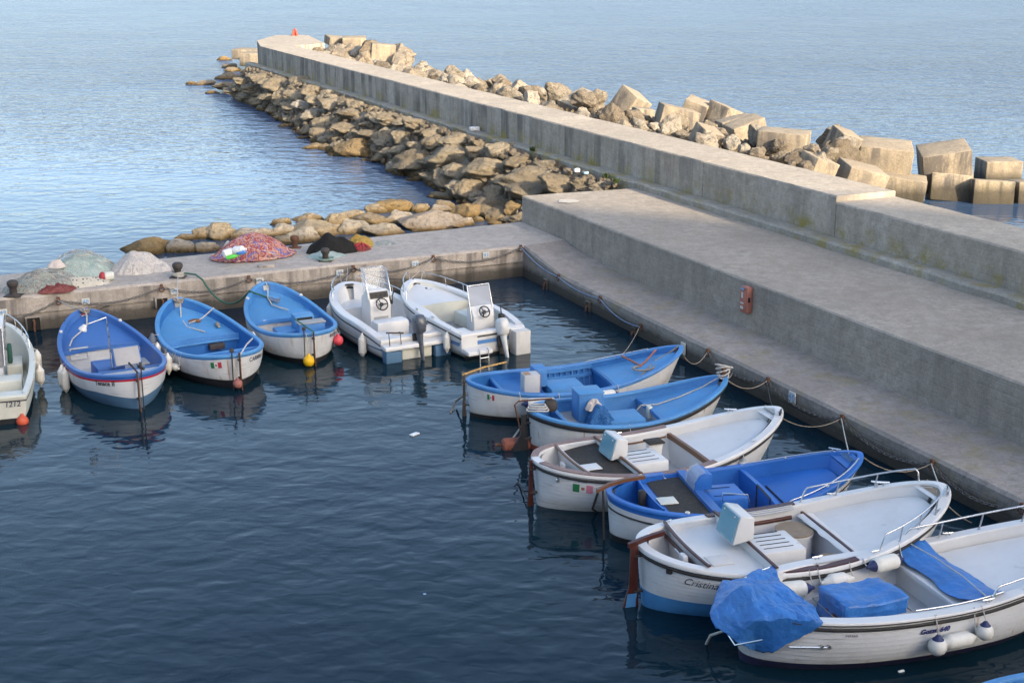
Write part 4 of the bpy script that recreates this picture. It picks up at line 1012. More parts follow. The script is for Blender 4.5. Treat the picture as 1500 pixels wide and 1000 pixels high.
b.pr('stern_seat', WHITE, [(b.X(.0), .2), (b.X(.16), .2), (b.X(.16), .60), (b.X(.0), .60)], .42, .88, None, .03); b.pr('stern_seat', WHITE, [(b.X(-.02), .2), (b.X(.16), .2), (b.X(.16), .62), (b.X(-.02), .62)], -.88, -.46, None, .03)
b.pr('swim_platform', WHITE, [(-b.L/2-.34, .16), (-b.L/2+.1, .16), (-b.L/2+.1, .30), (-b.L/2-.32, .26)], .18, .86, None, .03); bm = nb(); box(bm, (-b.L/2-.16, -.68, .28), (.34, .42, .62), 0, .03); done('transom_block', bm, WHITEOLD, b.root)
outboard(b, -b.L/2-.16, -.22, .16, OUTW, OUTW, R(18), .80)
bm = nb()
for yy in (.34, .58): tube(bm, [(-b.L/2-.30, yy, .30), (-b.L/2-.38, yy, .28), (-b.L/2-.40, yy, -.25)], .014)
for z in (.1, -.06, -.2): tube(bm, [(-b.L/2-.395, .34, z), (-b.L/2-.395, .58, z)], .014)
done('boarding_ladder', bm, STEEL, b.root)
b.pulpit(.70, .985, 1, .26, 2, .012); b.pulpit(.55, .97, -1, .22, 2, .012); b.bx('throttle', RUBBER, .19, -.72, .62, (.14, .12, .14)); b.tb('throttle_lever', RUBBER, [(b.X(.19), -.72, .74), (b.X(.2), -.72, .98)], .016)
b.cleat(.5, 1); b.cleat(.3, 1); b.bx('fuel_filler', RUBBER, .86, -.1, b.zs(.86)-.08, (.08, .05, .06), bev=.01)
# ---- 0 cream boat at the left edge
b = Boat('motor_boat', 'cream white boat with grey canvas cover, cut by the left edge of the photo', 'boat', (-14, 583), (-6, 470), .62, .72, .98, 1.75, None, tm=.40, tr=.80, ps=2, qs=.9, pb=2.4, qb=.60, rake=.5); BO[0] = b
b.hull(bands(b, [('hull', CREAM, ('s', 0), ('s', -.10), 2), ('rubbing_strip', RUBBER, ('s', -.10), ('s', -.13), 1), ('lower_hull', CREAM, ('s', -.13), .12, 4), ('bottom_paint', BLACKP, .12, bottom(b), 4)]))
b.gunwale(CREAM, .02, .12, .05); b.lining(CREAM, .16, d=.10, t1=.975); b.deck('floor', CREAM, .03, .9, .2, 0, d=.09)
b.bx('thwart', PALEGREY, .13, 0, .40, (.26, 1.2, .05)); b.bx('thwart', CREAM, .30, -.1, .22, (.5, 1.0, .36)); b.bx('bow_seat', CREAM, .62, -.42, .2, (.8, .34, .3)); b.deck('transom_deck', CREAM, .0, .08, .60, .01, d=.05)
cb = b.bx('cuddy', PALEGREY, .47, .25, .2, (.9, .9, .5)); bm = nb(); prism(bm, [(b.X(.38), .68), (b.X(.70), .68), (b.X(.66), 1.42), (b.X(.42), 1.50)], -.22, .80, None, 0, .05); done('canvas_cover', bm, CANV, b.root)
b.bx('canopy_roof', WHITE, .55, .3, 1.5, (1.1, 1.15, .05)); bm = nb(); [tube(bm, [(b.X(t), -.25, .7), (b.X(t+.04), -.26, 1.52)], .018) for t in (.40, .66)]; done('canopy_post', bm, STEEL, b.root)
b.bx('green_cloth', paint('dark_green_cloth', (.02, .09, .07), .9), .60, -.33, .5, (.3, .10, .42), bev=.03)
b.pulpit(.62, .96, -1, .24, 3, .013); b.text('TITTO', .15, .008, -1, .40, INKBR, .1, .003, 'registration'); bm = textmesh('1212', .16, .15, .003); bm.transform(Matrix.Translation((-b.L/2-.006, -.42, .44)) @ Matrix.Rotation(R(-90), 4, 'Z') @ Matrix.Rotation(R(90), 4, 'X')); done('registration', bm, INKBR, b.root, smooth=False)
bpy.data.objects.remove([o for o in b.root.children if o.name.startswith('registration')][0])
# ---- 6 blue open boat with flag, farthest on the right quay
b = Boat('fishing_boat', 'blue and white open boat carrying a plywood box, farthest along the right quay', 'boat', (684, 557), (999, 507), .80, .62, 1.15, 1.95, GRR, qs=.58, rake=.5); BO[6] = b
b.hull(bands(b, [('topside_stripe', LBLUE2, ('s', 0), ('s', -.085), 1), ('hull', HULLO, ('s', -.085), .10, 7), ('bottom_paint', BLACKP, .10, bottom(b), 5)]))
b.gunwale(LBLUE2, .022, .085, .04); b.lining(DBLUE, .1); b.lining(LBLUE2, b.zs(.8)-.4, 'bulwark', 30, .65, .99, 4, .052)
b.deck('floor', paint('worn_blue_floor', (.07, .14, .26), .8, .3, 3, .006, 30, dirt=.5), .08, .70, .10, 0); b.deck('foredeck', LBLUE, .645, .985, lambda t: b.zs(t)-.15, .05)
b.bulkhead('bulkhead', DBLUE, .643, b.zs(.64)-.2, .10, .02); b.beam('deck_beam', LBLUE2, .638, b.zs(.64)-.14, .05, .07, .05)
b.deck('stern_deck', LBLUE2, .14, .33, lambda t: b.zs(t)-.20, 0); b.bulkhead('stern_bulkhead', DBLUE, .33, b.zs(.33)-.17, .1, .03, 0); b.bulkhead('stern_locker', DBLUE, .13, b.zs(.13)-.12, .1, .03, 0); b.beam('thwart_edge', LBLUE, .135, b.zs(.13)-.11, .05, .03, 0)
b.bx('engine_box', LBLUE, .44, -.02, .12, (.78, .72, .42))
for i in range(11):
    for sd in (1, -1):
        bm = nb(); t = .345+i*.028; pts = [b.IN(t, sd, b.zs(t)-.08-(b.zs(t)-.2)*j/5, .085) for j in range(6)]; tube(bm, pts, .017, 5); done('frame_rib', bm, LBLUE2, b.root)
for sd in (1, -1):
    for dz in (.07, .25):
        bm = nb(); pts = [b.IN(t, sd, b.zs(t)-dz, .10) for t in [.335+.30*i/10 for i in range(11)]]; loft(bm, [[p+Vector((0, a, c)) for a, c in ((-.014, -.045), (.014, -.045), (.014, .045), (-.014, .045))] for p in pts], True, False, True); done('stringer', bm, LBLUE2, b.root)
o = b.bx('blue_locker', LBLUE2, .335, .18, .5, (.28, .40, .42)); b.tb('tiller', paint('yellow_tiller_wood', (.5, .28, .08), .6), [(-b.L/2-.1, 0, .93), (-b.L/2+.4, .12, 1.02), (-b.L/2+.95, .26, 1.05)], .02)
b.flag(.075, -1, .55, .16, .12); b.rudder(IRON, .95, chord=.08, th=.02); b.pulpit(.60, .88, 1, .03, 0, .012, 'rail_bar')
# ---- 7 blue boat, black rubbing strake
b = Boat('fishing_boat', 'blue boat with a black band round its hull and a tall blue locker', 'boat', (775, 600), (1064, 551), .84, .66, 1.18, 1.95, GRR, qs=.58, rake=.5); BO[7] = b
b.hull(bands(b, [('topside_stripe', LBLUE, ('s', 0), ('s', -.04), 1), ('black_band', BLACKP, ('s', -.04), ('s', -.13), 1), ('hull', HULLO, ('s', -.13), .12, 6), ('bottom_paint', REDANTI, .12, bottom(b), 5)]))
b.gunwale(LBLUE, .022, .085, .04); b.rail('rubbing_strake', BLACKP, -.085, [(.03, -.04), (.04, -.02), (.04, .02), (.03, .04), (-.01, .04), (-.01, -.04)]); b.lining(LBLUE2, .1)
b.deck('floor', GREY, .08, .70, .12, 0); b.deck('foredeck', LBLUE, .63, .985, lambda t: b.zs(t)-.18, .05); b.bulkhead('bulkhead', PALEGREY, .628, b.zs(.63)-.26, .12, .02); b.beam('deck_beam', LBLUE2, .62, b.zs(.63)-.16, .06, .09, .05)
b.deck('stern_deck', GREY, .16, .34, lambda t: b.zs(t)-.26, 0); b.bulkhead('stern_bulkhead', LBLUE2, .345, b.zs(.34)-.2, .1, .03, 0); b.bulkhead('stern_locker', LBLUE2, .15, b.zs(.15)-.12, .1, .03, 0); b.beam('thwart_edge', LBLUE, .155, b.zs(.15)-.11, .05, .03, 0)
b.bx('engine_box', LBLUE, .455, -.10, .12, (.80, .70, .46)); b.bx('tall_locker', LBLUE2, .315, .32, .42, (.52, .5, .60), bev=.012); b.bx('locker_lid', LBLUE, .315, .32, 1.02, (.55, .53, .03), bev=.008)
b.bx('stem_post', WOOD, .985, 0, b.zs(.98)-.05, (.09, .1, .30)); b.bx('bulkhead_box', CREAM, .627-.06/b.L, .1, .4, (.1, .14, .26)); b.rudder(BLACKP, .75, chord=.34, th=.05); b.tb('tiller', RUST, [(-b.L/2-.1, .03, .1), (-b.L/2-.28, .06, .95), (-b.L/2-.2, .06, 1.02), (-b.L/2+.5, .1, 1.0)], .018)
b.bx('winch', IRON, .115, .12, .72, (.26, .22, .26), bev=.08)
# ---- 8 white clinker boat with dark deck
b = Boat('motor_gozzo', 'white boat with dark brown stern deck and blue tinted windscreen, varnished wood trim', 'boat', (783, 674), (1143, 597), .86, .70, 1.25, 2.2, GRR, qs=.52, qb=.60, rake=.55); BO[8] = b
def clinker(b, bot, zb, white=HULLW):
    b.hull(bands(b, [('hull', white, ('s', 0), lambda t: zb, 9)]), 1); b.hull(bands(b, [('bottom_paint', bot, lambda t: zb, bottom(b), 5)]))
    b.rail('rubbing_strake', RUBBER, -.10, [(.022, -.022), (.03, -.01), (.03, .01), (.022, .022), (-.01, .022), (-.01, -.022)])
clinker(b, WHITEOLD, .10); b.gunwale(WHITE, .025, .14, .045); b.lining(WHITE, .16, d=.13)
WTRIM = [(.02, .012), (.02, .03), (-.11, .03), (-.11, .012)]
b.rail('wooden_rail', GREYWOOD, 0, WTRIM, t0=.006, t1=.62)
b.deck('floor', PALEGREY, .08, .70, .14, 0, d=.12); b.deck('foredeck', WHITE, .635, .975, lambda t: b.zs(t)-.18, .02, d=.15); b.deck('bow_platform', WHITE, .94, .985, lambda t: b.zs(t)-.012, .01, d=.05); b.bulkhead('bulkhead', WHITE, .635, b.zs(.63)-.2, .14, .03, .02, d=.12); b.beam('deck_beam', WOOD, .628, b.zs(.63)-.10, .07, .10, .02)
bm = nb(); [box(bm, (b.X(.635)-.04, y, .40), (.02, .045, .46), 0, .004) for y in (-.40, .02, .32)]; done('door_frame', bm, WOOD, b.root); b.bx('door_handle', IRON, .635-.05/b.L, -.2, .44, (.02, .10, .05), bev=.005)
b.deck('stern_deck', DARKDECK, .14, .315, lambda t: .66, .0, d=.12); b.bulkhead('stern_bulkhead', WHITE, .32, .76, .16, .03, 0, d=.12); b.beam('thwart_edge', WOOD, .32, .78, .05, .035, 0); b.bulkhead('stern_locker', WHITE, .135, .80, .2, .03, 0, d=.12, bow=-.05); b.beam('thwart_edge', WOOD, .135, .815, .05, .03, 0, bow=-.05)
b.bx('deck_hatch', WHITE, .20, -.22, .668, (.34, .30, .015), bev=.006); e = b.bx('engine_box', WHITE, .415, -.05, .14, (.80, .74, .54), bev=.03); slots(b, e, .36, .465, [-.28, -.11, .06, .23], .685)
windpod(b, .285, .12, .70, WHITE, GLASSB, .56, .42, .34); b.rudder(MAHOG, .88, th=.04, chord=.10)
b.tb('wooden_gunwale_trim', WOOD, [b.IN(t, 1, b.zs(t)-.16, .135) for t in [.33+.29*i/8 for i in range(9)]], .018); b.tb('wooden_gunwale_trim', WOOD, [b.IN(t, -1, b.zs(t)-.16, .135) for t in [.33+.29*i/8 for i in range(9)]], .018)
o = b.bx('pedestal_table', DARKDECK, .52, .48, .70, (.34, .3, .04)); b.pr('pedestal', WHITE, [(b.X(.50), .16), (b.X(.54), .16), (b.X(.55), .70), (b.X(.49), .70)], .40, .56, o)
b.flag(.12, -1, .52, .36, .16, [GRN, WHITE, FPINK, TERRA]); b.text('MIMAR', .07, .115, -1, .66, INKBR, 0, 0, 'builder_mark'); b.cleat(.97, -1, IRON, size=1.3); b.cleat(.86, 1, size=1.2); b.cleat(.80, -1, size=.7); b.cleat(.42, 1, size=.9); b.bx('bow_pad', GREY, .967, .02, b.zs(.967)+.012, (.16, .36, .02))
bm = nb(); box(bm, (b.X(.13)-.06, .10, .62), (.06, .2, .16), 0, .03); lathe(bm, [(.06, 0), (.06, .05), (.03, .06)], 12, Matrix.Translation((b.X(.13)-.05, .35, .5)) @ Matrix.Rotation(R(-90), 4, 'Y')); done('tiller_gear', bm, WHITE, b.root)
lathe_ = nb(); lathe(lathe_, [(.035, 0), (.035, .05), (.02, .06)], 12, Matrix.Translation(b.P(.045, -1, .66)) @ Matrix.Rotation(R(110), 4, 'X')); done('exhaust', lathe_, STEEL, b.root)
b.bx('pedestal_foot', WHITE, .14, .0, .2, (.1, .9, .2), bev=.02)
# ---- 9 royal blue boat
b = Boat('motor_gozzo', 'strong royal blue boat with black stern deck pad and a wooden tiller', 'boat', (891, 722), (1262, 663), .84, .70, 1.2, 2.1, GRR, qs=.52, qb=.64, rake=.55); BO[9] = b
b.hull(bands(b, [('topside_stripe', RBLUE2, ('s', 0), ('s', -.13), 2), ('hull', HULLW, ('s', -.13), .12, 6), ('bottom_paint', BLACKP, .12, bottom(b), 5)]))
b.gunwale(RBLUE2, .022, .085, .04); b.rail('rubbing_strake', RUBBER, -.24, [(.014, -.014), (.02, 0), (.014, .014), (-.01, .014), (-.01, -.014)]); b.lining(RBLUE2, .14, d=.11)
b.deck('floor', GREY, .08, .68, .16, 0, d=.1); b.deck('foredeck', RBLUE2, .61, .93, lambda t: b.zs(t)-.24, .02, d=.14); b.deck('bow_platform', RBLUE2, .92, .985, lambda t: b.zs(t)-.02, .01, d=.05); b.bulkhead('bow_step', RBLUE2, .925, b.zs(.92)-.03, b.zs(.92)-.3, .02, .0)
b.bulkhead('bulkhead', RBLUE2, .61, b.zs(.61)-.05, .16, .08, .03, d=.1)
bm = nb(); tube(bm, [(b.X(.61)-.10, -.55, .2), (b.X(.61)-.10, -.55, .72), (b.X(.61)-.10, .05, .74), (b.X(.61)-.10, .05, .2)], .022, 4); done('hatch_frame', bm, IRON, b.root)
bm = nb(); box(bm, (b.X(.65), -.1, b.zs(.65)-.20), (.03, .9, .012), 0, .003); done('deck_slot', bm, SLOT, b.root)
bm = nb(); [box(bm, (b.X(.955)+dx, 0, b.zs(.955)+.012), (.02, .42, .012), 0, .003) for dx in (-.09, -.045, 0, .045, .09)]; done('bow_slat', bm, SLATE, b.root)
b.deck('deck_pad', DARKDECK, .17, .325, lambda t: .675, .0, d=.17); b.deck('stern_deck', RBLUE2, .14, .335, lambda t: .665, .0, d=.10); b.beam('thwart_edge', RBLUE, .35, .75, .16, .12, 0); b.bulkhead('stern_bulkhead', RBLUE2, .365, .70, .16, .03, 0, d=.1); b.bulkhead('stern_locker', RBLUE2, .15, .79, .16, .03, 0, d=.1, bow=-.05)
b.bx('deck_hatch', CREAM, .215, -.18, .68, (.32, .30, .02), bev=.006); e = b.bx('engine_box', RBLUE2, .445, .02, .16, (.72, .70, .52), bev=.02); slots(b, e, .40, .49, [-.15, .2], .685)
x = b.X(.335); bm = nb(); prism(bm, [(x, .74), (x+.02, .90), (x+.09, 1.01), (x+.20, 1.05), (x+.32, 1.01), (x+.32, .74)], .02, .46, None, 0, .01); wp = done('windscreen_pod', bm, RBLUE2, b.root)
bm = nb(); prism(bm, [(x-.02, .76), (x-.005, .90), (x+.08, 1.03), (x+.20, 1.07), (x+.20, 1.06), (x+.085, 1.02), (x+.003, .90), (x-.008, .76)], .01, .47); done('windscreen', bm, GLASSC, wp)
bm = nb(); X0 = -b.L/2; loft(bm, [[Vector((px, y+a, z+c)) for a, c in ((-.035, -.03), (.035, -.03), (.035, .03), (-.035, .03))] for px, y, z in ((X0-.22, -.05, .92), (X0+.0, -.02, 1.0), (X0+.3, .02, 1.05), (X0+.66, .06, 1.06))], True, False, True); done('tiller', bm, WOOD, b.root)
b.tb('rudder_rod', IRON, [(X0-.10, -.02, .95), (X0-.05, -.02, -.3)], .02); b.bx('tiller_gear', RUBBER, .13, .0, .42, (.12, .14, .42), bev=.03)
b.pulpit(.60, .93, 1, .03, 1, .012, 'rail_bar'); b.pulpit(.62, .97, -1, .05, 1, .012, 'rail_bar'); b.cleat(.93, 1, size=1.1)
for t, sd in ((.18, 1), (.24, -1)):
    p = b.P(t, sd, b.zs(t)); bm = nb(); lathe(bm, [(.04, 0), (.045, .02), (.02, .035)], 12, Matrix.Translation((p.x, p.y-sd*.07, p.z+.012))); done('fairlead', bm, CREAM, b.root)
b.tb('ladder_rail', STEEL, [(b.X(.40), -.55, .74), (b.X(.40), -.55, .9), (b.X(.48), -.75, .92), (b.X(.49), -.75, .74)], .012)
# ---- 10 Cristina
b = Boat('motor_gozzo', 'white clinker boat named Cristina with red rudder, wooden trim and light blue bottom', 'boat', (938, 800), (1385, 710), .98, .80, 1.38, 2.4, GRR, qs=.50, qb=.56, rake=.6); BO[10] = b
clinker(b, BRIGHTB, .30); b.gunwale(WHITE, .025, .145, .05); b.lining(WHITE, .2, d=.14)
b.rail('wooden_rail', MAHOG, 0, [(.0, .012), (.0, .034), (-.12, .034), (-.12, .012)], t0=.33, t1=.585, sides=(-1,)); b.rail('wooden_rail', MAHOG, 0, [(.0, .012), (.0, .034), (-.12, .034), (-.12, .012)], t0=.30, t1=.60, sides=(1,))
b.deck('floor', paint('blue_floor_mat', (.02, .11, .38), .8, .15), .08, .70, .2, 0, d=.13); b.deck('foredeck', WHITE, .63, .97, lambda t: b.zs(t)-.18, .02, d=.16); b.deck('bow_platform', WHITE, .94, .985, lambda t: b.zs(t)-.012, .01, d=.05); b.bulkhead('bulkhead', WHITE, .63, b.zs(.63)-.2, .2, .03, .02, d=.13); b.beam('deck_beam', MAHOG, .622, b.zs(.63)-.12, .05, .12, .02)
bm = nb(); [box(bm, (b.X(.63)-.04, y, .48), (.02, .06, .52), 0, .004) for y in (.25, -.5)]; done('door_frame', bm, MAHOG, b.root)
b.deck('stern_deck', WHITE, .14, .32, lambda t: .74, .0, d=.13); b.bulkhead('stern_bulkhead', WHITE, .325, .90, .2, .04, 0, d=.13); b.beam('thwart_edge', MAHOG, .325, .915, .05, .03, 0); b.bulkhead('stern_locker', WHITE, .135, .94, .25, .03, 0, d=.13, bow=-.05); b.beam('thwart_edge', MAHOG, .135, .955, .05, .03, 0, bow=-.05); b.beam('tiller_shelf', MAHOG, .125, .80, .04, .05, 0, ycl=.9)
b.bx('deck_hatch', WHITEOLD, .22, -.35, .746, (.36, .34, .014), bev=.005); e = b.bx('engine_box', WHITE, .415, -.08, .2, (.80, .76, .62), bev=.04); slots(b, e, .365, .46, [-.31, -.17, -.03, .11, .24], .825)
windpod(b, .275, .12, .88, WHITE, GLASSB, .62, .48, .36); b.rudder(MAHOG, 1.02, th=.05, chord=.24)
X0 = -b.L/2; bm = nb(); loft(bm, [[Vector((px, y+a, z+c)) for a, c in ((-.035, -.035), (.035, -.035), (.035, .035), (-.035, .035))] for px, y, z in ((X0-.20, 0, 1.02), (X0+.0, 0, 1.08), (X0+.20, .02, 1.12), (X0+.40, .03, 1.15))], True, False, True); done('tiller', bm, MAHOG, b.root)
bm = nb(); prism(bm, [(X0-.29, -.4), (X0-.10, -.4), (X0-.05, .22), (X0-.20, .22)], -.031, .031); done('rudder_paint', bm, BRIGHTB, b.root)
bm = nb(); lathe(bm, [(.30, .2), (.30, .62), (.32, .63), (.32, .66), (.02, .67)], 24); bm.transform(Matrix.Translation((b.X(.545), .52, 0))); st = done('round_seat', bm, WHITE, b.root)
bm = nb(); lathe(bm, [(.31, .662), (.31, .69), (.02, .692)], 24); bm.transform(Matrix.Translation((b.X(.545), .52, 0))); done('seat_grating', bm, TEAK, st)
bm = nb(); lathe(bm, [(.26, .60), (.26, .64), (.02, .642)], 24); bm.transform(Matrix.Translation((b.X(.56), -.62, 0))); done('round_seat', bm, TEAK, b.root)
b.tb('inner_trim', MAHOG, [b.IN(t, 1, b.zs(t)-.18, .145) for t in [.40+.19*i/8 for i in range(9)]], .035); o = b.bx('side_lamp', MAHOG, .42, .93, .62, (.2, .06, .16)); bm = nb(); lathe(bm, [(.055, 0), (.055, .03), (.02, .045)], 14, Matrix.Translation((b.X(.42), .90, .70)) @ Matrix.Rotation(R(90), 4, 'X')); done('lamp_glass', bm, GLASSC, o)
b.text('Cristina', .165, .117, -1, .66, INK, .45, .0); b.text('MIMAR', .075, .125, -1, .86, INKBR, 0, 0, 'builder_mark')
b.pulpit(.62, .955, 1, .24, 2, .015); b.pulpit(.66, .965, -1, .24, 3, .015); b.cleat(.86, 1, size=1.5); b.cleat(.975, -1, size=1.3); b.cleat(.72, 1, size=.8); b.cleat(.90, -1, size=.8); b.cleat(.645, -1, size=.7); b.cleat(.32, -1, size=.7); b.cleat(.16, 1, size=.7)
bm = nb(); loft(bm, [[Vector((b.X(.945), y, b.zs(.95)+.012+.0)), Vector((b.X(.978), y*.62, b.zs(.978)+.016))] for y in [-.36+.09*i for i in range(9)]], False); done('bow_pad', bm, TEAK, b.root)
bm = nb()
for k in range(3): tube(bm, [b.IN(t, 1, b.zs(t)+.03-.01*k, .15+.05*k) for t in [.33+.26*i/8 for i in range(9)]], .012, 6)
o = done('boat_pole', bm, PALEGREY, b.root)
bm = nb(); box(bm, (b.X(.13)-.09, -.28, .80), (.10, .2, .2), 0, .04); done('tiller_gear', bm, WHITE, b.root); b.tb('gear_lever', STEEL, [(b.X(.13)-.1, -.25, .84), (b.X(.13)-.12, -.02, .88)], .014)
bm = nb(); box(bm, b.P(.045, -1, .80), (.10, .06, .10), -.8, .02); done('exhaust', bm, RUBBER, b.root)
dr = Vector((math.cos(b.ang), math.sin(b.ang), 0)); ang10 = b.ang
# ---- 11 big white boat with tarpaulins
st = W(1083, 884, .88); L11 = 6.15
a11 = ang10+R(2.0); d11 = Vector((math.cos(a11), math.sin(a11), 0)); c11 = Vector((st.x, st.y, 0))+d11*L11/2
b = Boat('motor_gozzo', 'largest white boat with blue tarpaulins over its stern, engine and deck, bottom right', 'boat', None, None, .92, .82, 1.35, 2.22, GRR, qs=.46, qb=.56, rake=.6, loc=c11, ang=a11, L=L11); BO[11] = b
clinker(b, NAVY, .14); b.gunwale(WHITE, .025, .17, .05); b.lining(WHITE, .25, d=.16)
b.rail('dark_trim', IRON, -.03, [(.035, -.008), (.035, .008), (-.01, .008), (-.01, -.008)])
b.deck('floor', PALEGREY, .06, .60, .30, 0, d=.15); b.deck('foredeck', WHITE, .525, .97, lambda t: b.zs(t)-.18, .02, d=.2); b.deck('bow_platform', WHITE, .94, .985, lambda t: b.zs(t)-.012, .01, d=.05); b.bulkhead('bulkhead', WHITE, .525, b.zs(.52)-.18, .3, .03, .02, d=.15); b.beam('deck_beam', WHITE, .52, b.zs(.52)-.14, .22, .06, .02)
b.pr('side_bench', WHITE, [(b.X(.12), .3), (b.X(.46), .3), (b.X(.46), .44), (b.X(.12), .44)], .58, .98); bm = nb(); [box(bm, (b.X(t), .0+y, b.zs(t)-.19), (.16, .05, .03), 1.2, .01) for t, y in ((.77, .05), (.77, -.32))]; done('deck_hinge', bm, GREY, b.root)
b.bx('engine_plinth', MAHOG, .31, -.12, .30, (1.0, .68, .30), bev=.02)
b.text('Gozzo 640', .105, .405, -1, .60, paint('navy_lettering', (.03, .04, .14), .4, .05), .2, .006); b.text('MIMAR', .06, .20, -1, .66, INKBR, 0, 0, 'builder_mark')
b.pulpit(.54, .96, 1, .26, 3, .016); b.pulpit(.56, .96, -1, .20, 3, .016); b.cleat(.30, 1, size=.9); b.cleat(.55, -1, size=1.0); b.cleat(.67, 1, size=.9); b.cleat(.14, 1, size=.9)
b.tb('side_rail', STEEL, [b.P(t, -1, b.zs(t))+Vector((0, .10, .075)) for t in [.36+.24*i/10 for i in range(11)]], .013)
bm = nb()
for k in range(3): tube(bm, [b.IN(t, 1, b.zs(t)+.02-.02*k, .18+.04*k) for t in [.27+.28*i/8 for i in range(9)]], .013, 6)
done('boat_pole', bm, PALEGREY, b.root)
bm = nb(); tube(bm, [(-b.L/2-.18, .30, .55), (-b.L/2-.22, -.35, .45), (-b.L/2+.05, -.62, .62)], .016, 6); done('transom_bar', bm, STEEL, b.root)
bm = nb(); [tube(bm, [b.P(t, -1, .5, .01), b.P(t, -1, .5, .05)], .03, 8) for t in (.135, .15)]; tube(bm, [b.P(.07, -1, .47, .04), b.P(.15, -1, .50, .04)], .014, 6); done('exhaust', bm, STEEL, b.root)
# ---- 12 pale blue boat just entering the bottom right corner
st = W(1418, 1055, .74); c12 = Vector((st.x, st.y, 0))+Vector((math.cos(a11-.05), math.sin(a11-.05), 0))*2.4
b = Boat('fishing_boat', 'pale blue boat of which only the rim shows in the bottom right corner', 'boat', None, None, .78, .62, 1.1, 2.0, GRR, qs=.5, loc=c12, ang=a11-.05, L=4.8); BO[12] = b
b.hull(bands(b, [('topside_stripe', LBLUE, ('s', 0), ('s', -.1), 1), ('hull', HULLO, ('s', -.1), .1, 6), ('bottom_paint', BLACKP, .1, bottom(b), 5)])); b.gunwale(LBLUE, .022, .085, .04); b.lining(LBLUE2, .1); b.deck('floor', GREY, .08, .62, .12, 0); b.deck('foredeck', LBLUE, .57, .985, lambda t: b.zs(t)-.2, .05); b.bulkhead('bulkhead', LBLUE2, .57, b.zs(.57)-.2, .12, .03)
b.deck('stern_deck', LBLUE2, .1, .3, .5, 0); b.bx('engine_box', LBLUE, .42, 0, .12, (.7, .7, .4)); b.bx('oar_post', LBLUE2, .05, .36, .74, (.06, .06, .18), bev=.01); b.rudder(RUST, .8)
# ================================================================== things on the quays
def planehit(px, py, P, dirv, out=.0):
    d = ray(px, py); n = Vector((dirv.y, -dirv.x, 0)).normalized()
    if n.dot(Vector((P.x, P.y, 0))) > 0: n = -n              # towards the camera side
    o = Vector((0, 0, CAMZ)); t = (Vector((P.x, P.y, 0))-o).dot(n)/d.dot(n)
    return o+d*t+n*out, n
def LQ(px, py, out=.02): return planehit(px, py, QF0, QFd, out)
def RQ(px, py, out=.03): return planehit(px, py, LQ0, LQd, out)
def faceM(p, n):                       # local x to the right along the face, local z up, local -y outwards
    return Matrix.Translation(p) @ Matrix.Rotation(math.atan2(n.y, n.x)+math.pi/2, 4, 'Z')
def plate(px, py, txt, fn, w=.21, h=.17):
    p, n = fn(px, py, .045); M = faceM(p, n)
    root = bpy.data.objects.new('number_plate', None); C.objects.link(root); root.matrix_world = M; root.empty_display_size = .1
    tag(root, ('white plate numbered %s in pale blue on the quay face' % txt) if txt else 'small blank white plate on the face of the right quay above the far boat', 'number plate', 'berth number plates')
    bm = nb(); box(bm, (0, 0, 0), (w, .03, h), 0, .008); done('plate', bm, PLATE, root)
    if txt:
        bm = textmesh(txt, h*.85, 0, .004, 1.15); bm.transform(Matrix.Translation((0, -.019, 0)) @ Matrix.Rotation(R(90), 4, 'X')); done('number', bm, INKB, root, smooth=False, recalc=False)
for a in [(125,441,'48',LQ),(255,426,'47',LQ),(380,411,'46',LQ),(497,399,'45',LQ),(607,386,'44',LQ),(711,373,'43',LQ),(4,457,'49',LQ)]: plate(*a)
plate(1163,582,'40',RQ,.24,.26); plate(1003,510,'',RQ,.20,.30)
def bollard(px, py, label, mt=RUST, s=1.0):
    p = W(px, py, .95); root = empty('bollard', p, 0, label, 'bollard', 'rusty mooring bollards on the left quay')
    bm = nb(); lathe(bm, [(.17*s, 0), (.17*s, .03), (.10*s, .05), (.09*s, .20*s), (.12*s, .25*s), (.145*s, .30*s), (.14*s, .37*s), (.09*s, .41*s), (.01, .42*s)], 18); done('post', bm, mt, root, sharp=50)
    bm = nb(); box(bm, (0, 0, .008), (.42*s, .36*s, .03), 0, .006); done('base_plate', bm, mt, root)
    return p
B1 = bollard(20, 433, 'squat rusty bollard at the left end of the left quay', IRON)
B2 = bollard(261, 406, 'dark bollard with pale and green ropes looped round its foot', IRON)
B3 = bollard(432, 363, 'light brown rusty bollard at the rear quay edge beside the coral net', RUST, .9)
B4 = bollard(477, 382, 'small dark bollard with pale green rope in front of the black cloth', IRON, .9)
def ring(px, py, fn, label):
    p, n = fn(px, py, .06); bm = nb(); tube(bm, [(.07*math.cos(a), 0, .07*math.sin(a)-.05) for a in [2*math.pi*i/14 for i in range(14)]], .016, 6, True); box(bm, (0, .02, .03), (.08, .06, .10), 0, .01)
    bm.transform(faceM(p, n)); o = done('mooring_ring', bm, RUST); tag(o, label, 'mooring ring', 'mooring rings on the quay faces'); return p
RL = [ring(px, py, LQ, l) for px, py, l in ((85, 439, 'rusty mooring ring left of plate 48'), (236, 420, 'rusty mooring ring between plates 48 and 47'), (364, 407, 'red rusted mooring ring just left of plate 46'), (517, 392, 'rusty mooring ring just right of plate 45'), (634, 377, 'rusty mooring ring between plates 44 and 43'), (762, 362, 'mooring ring at the inner corner where the quays meet'))]
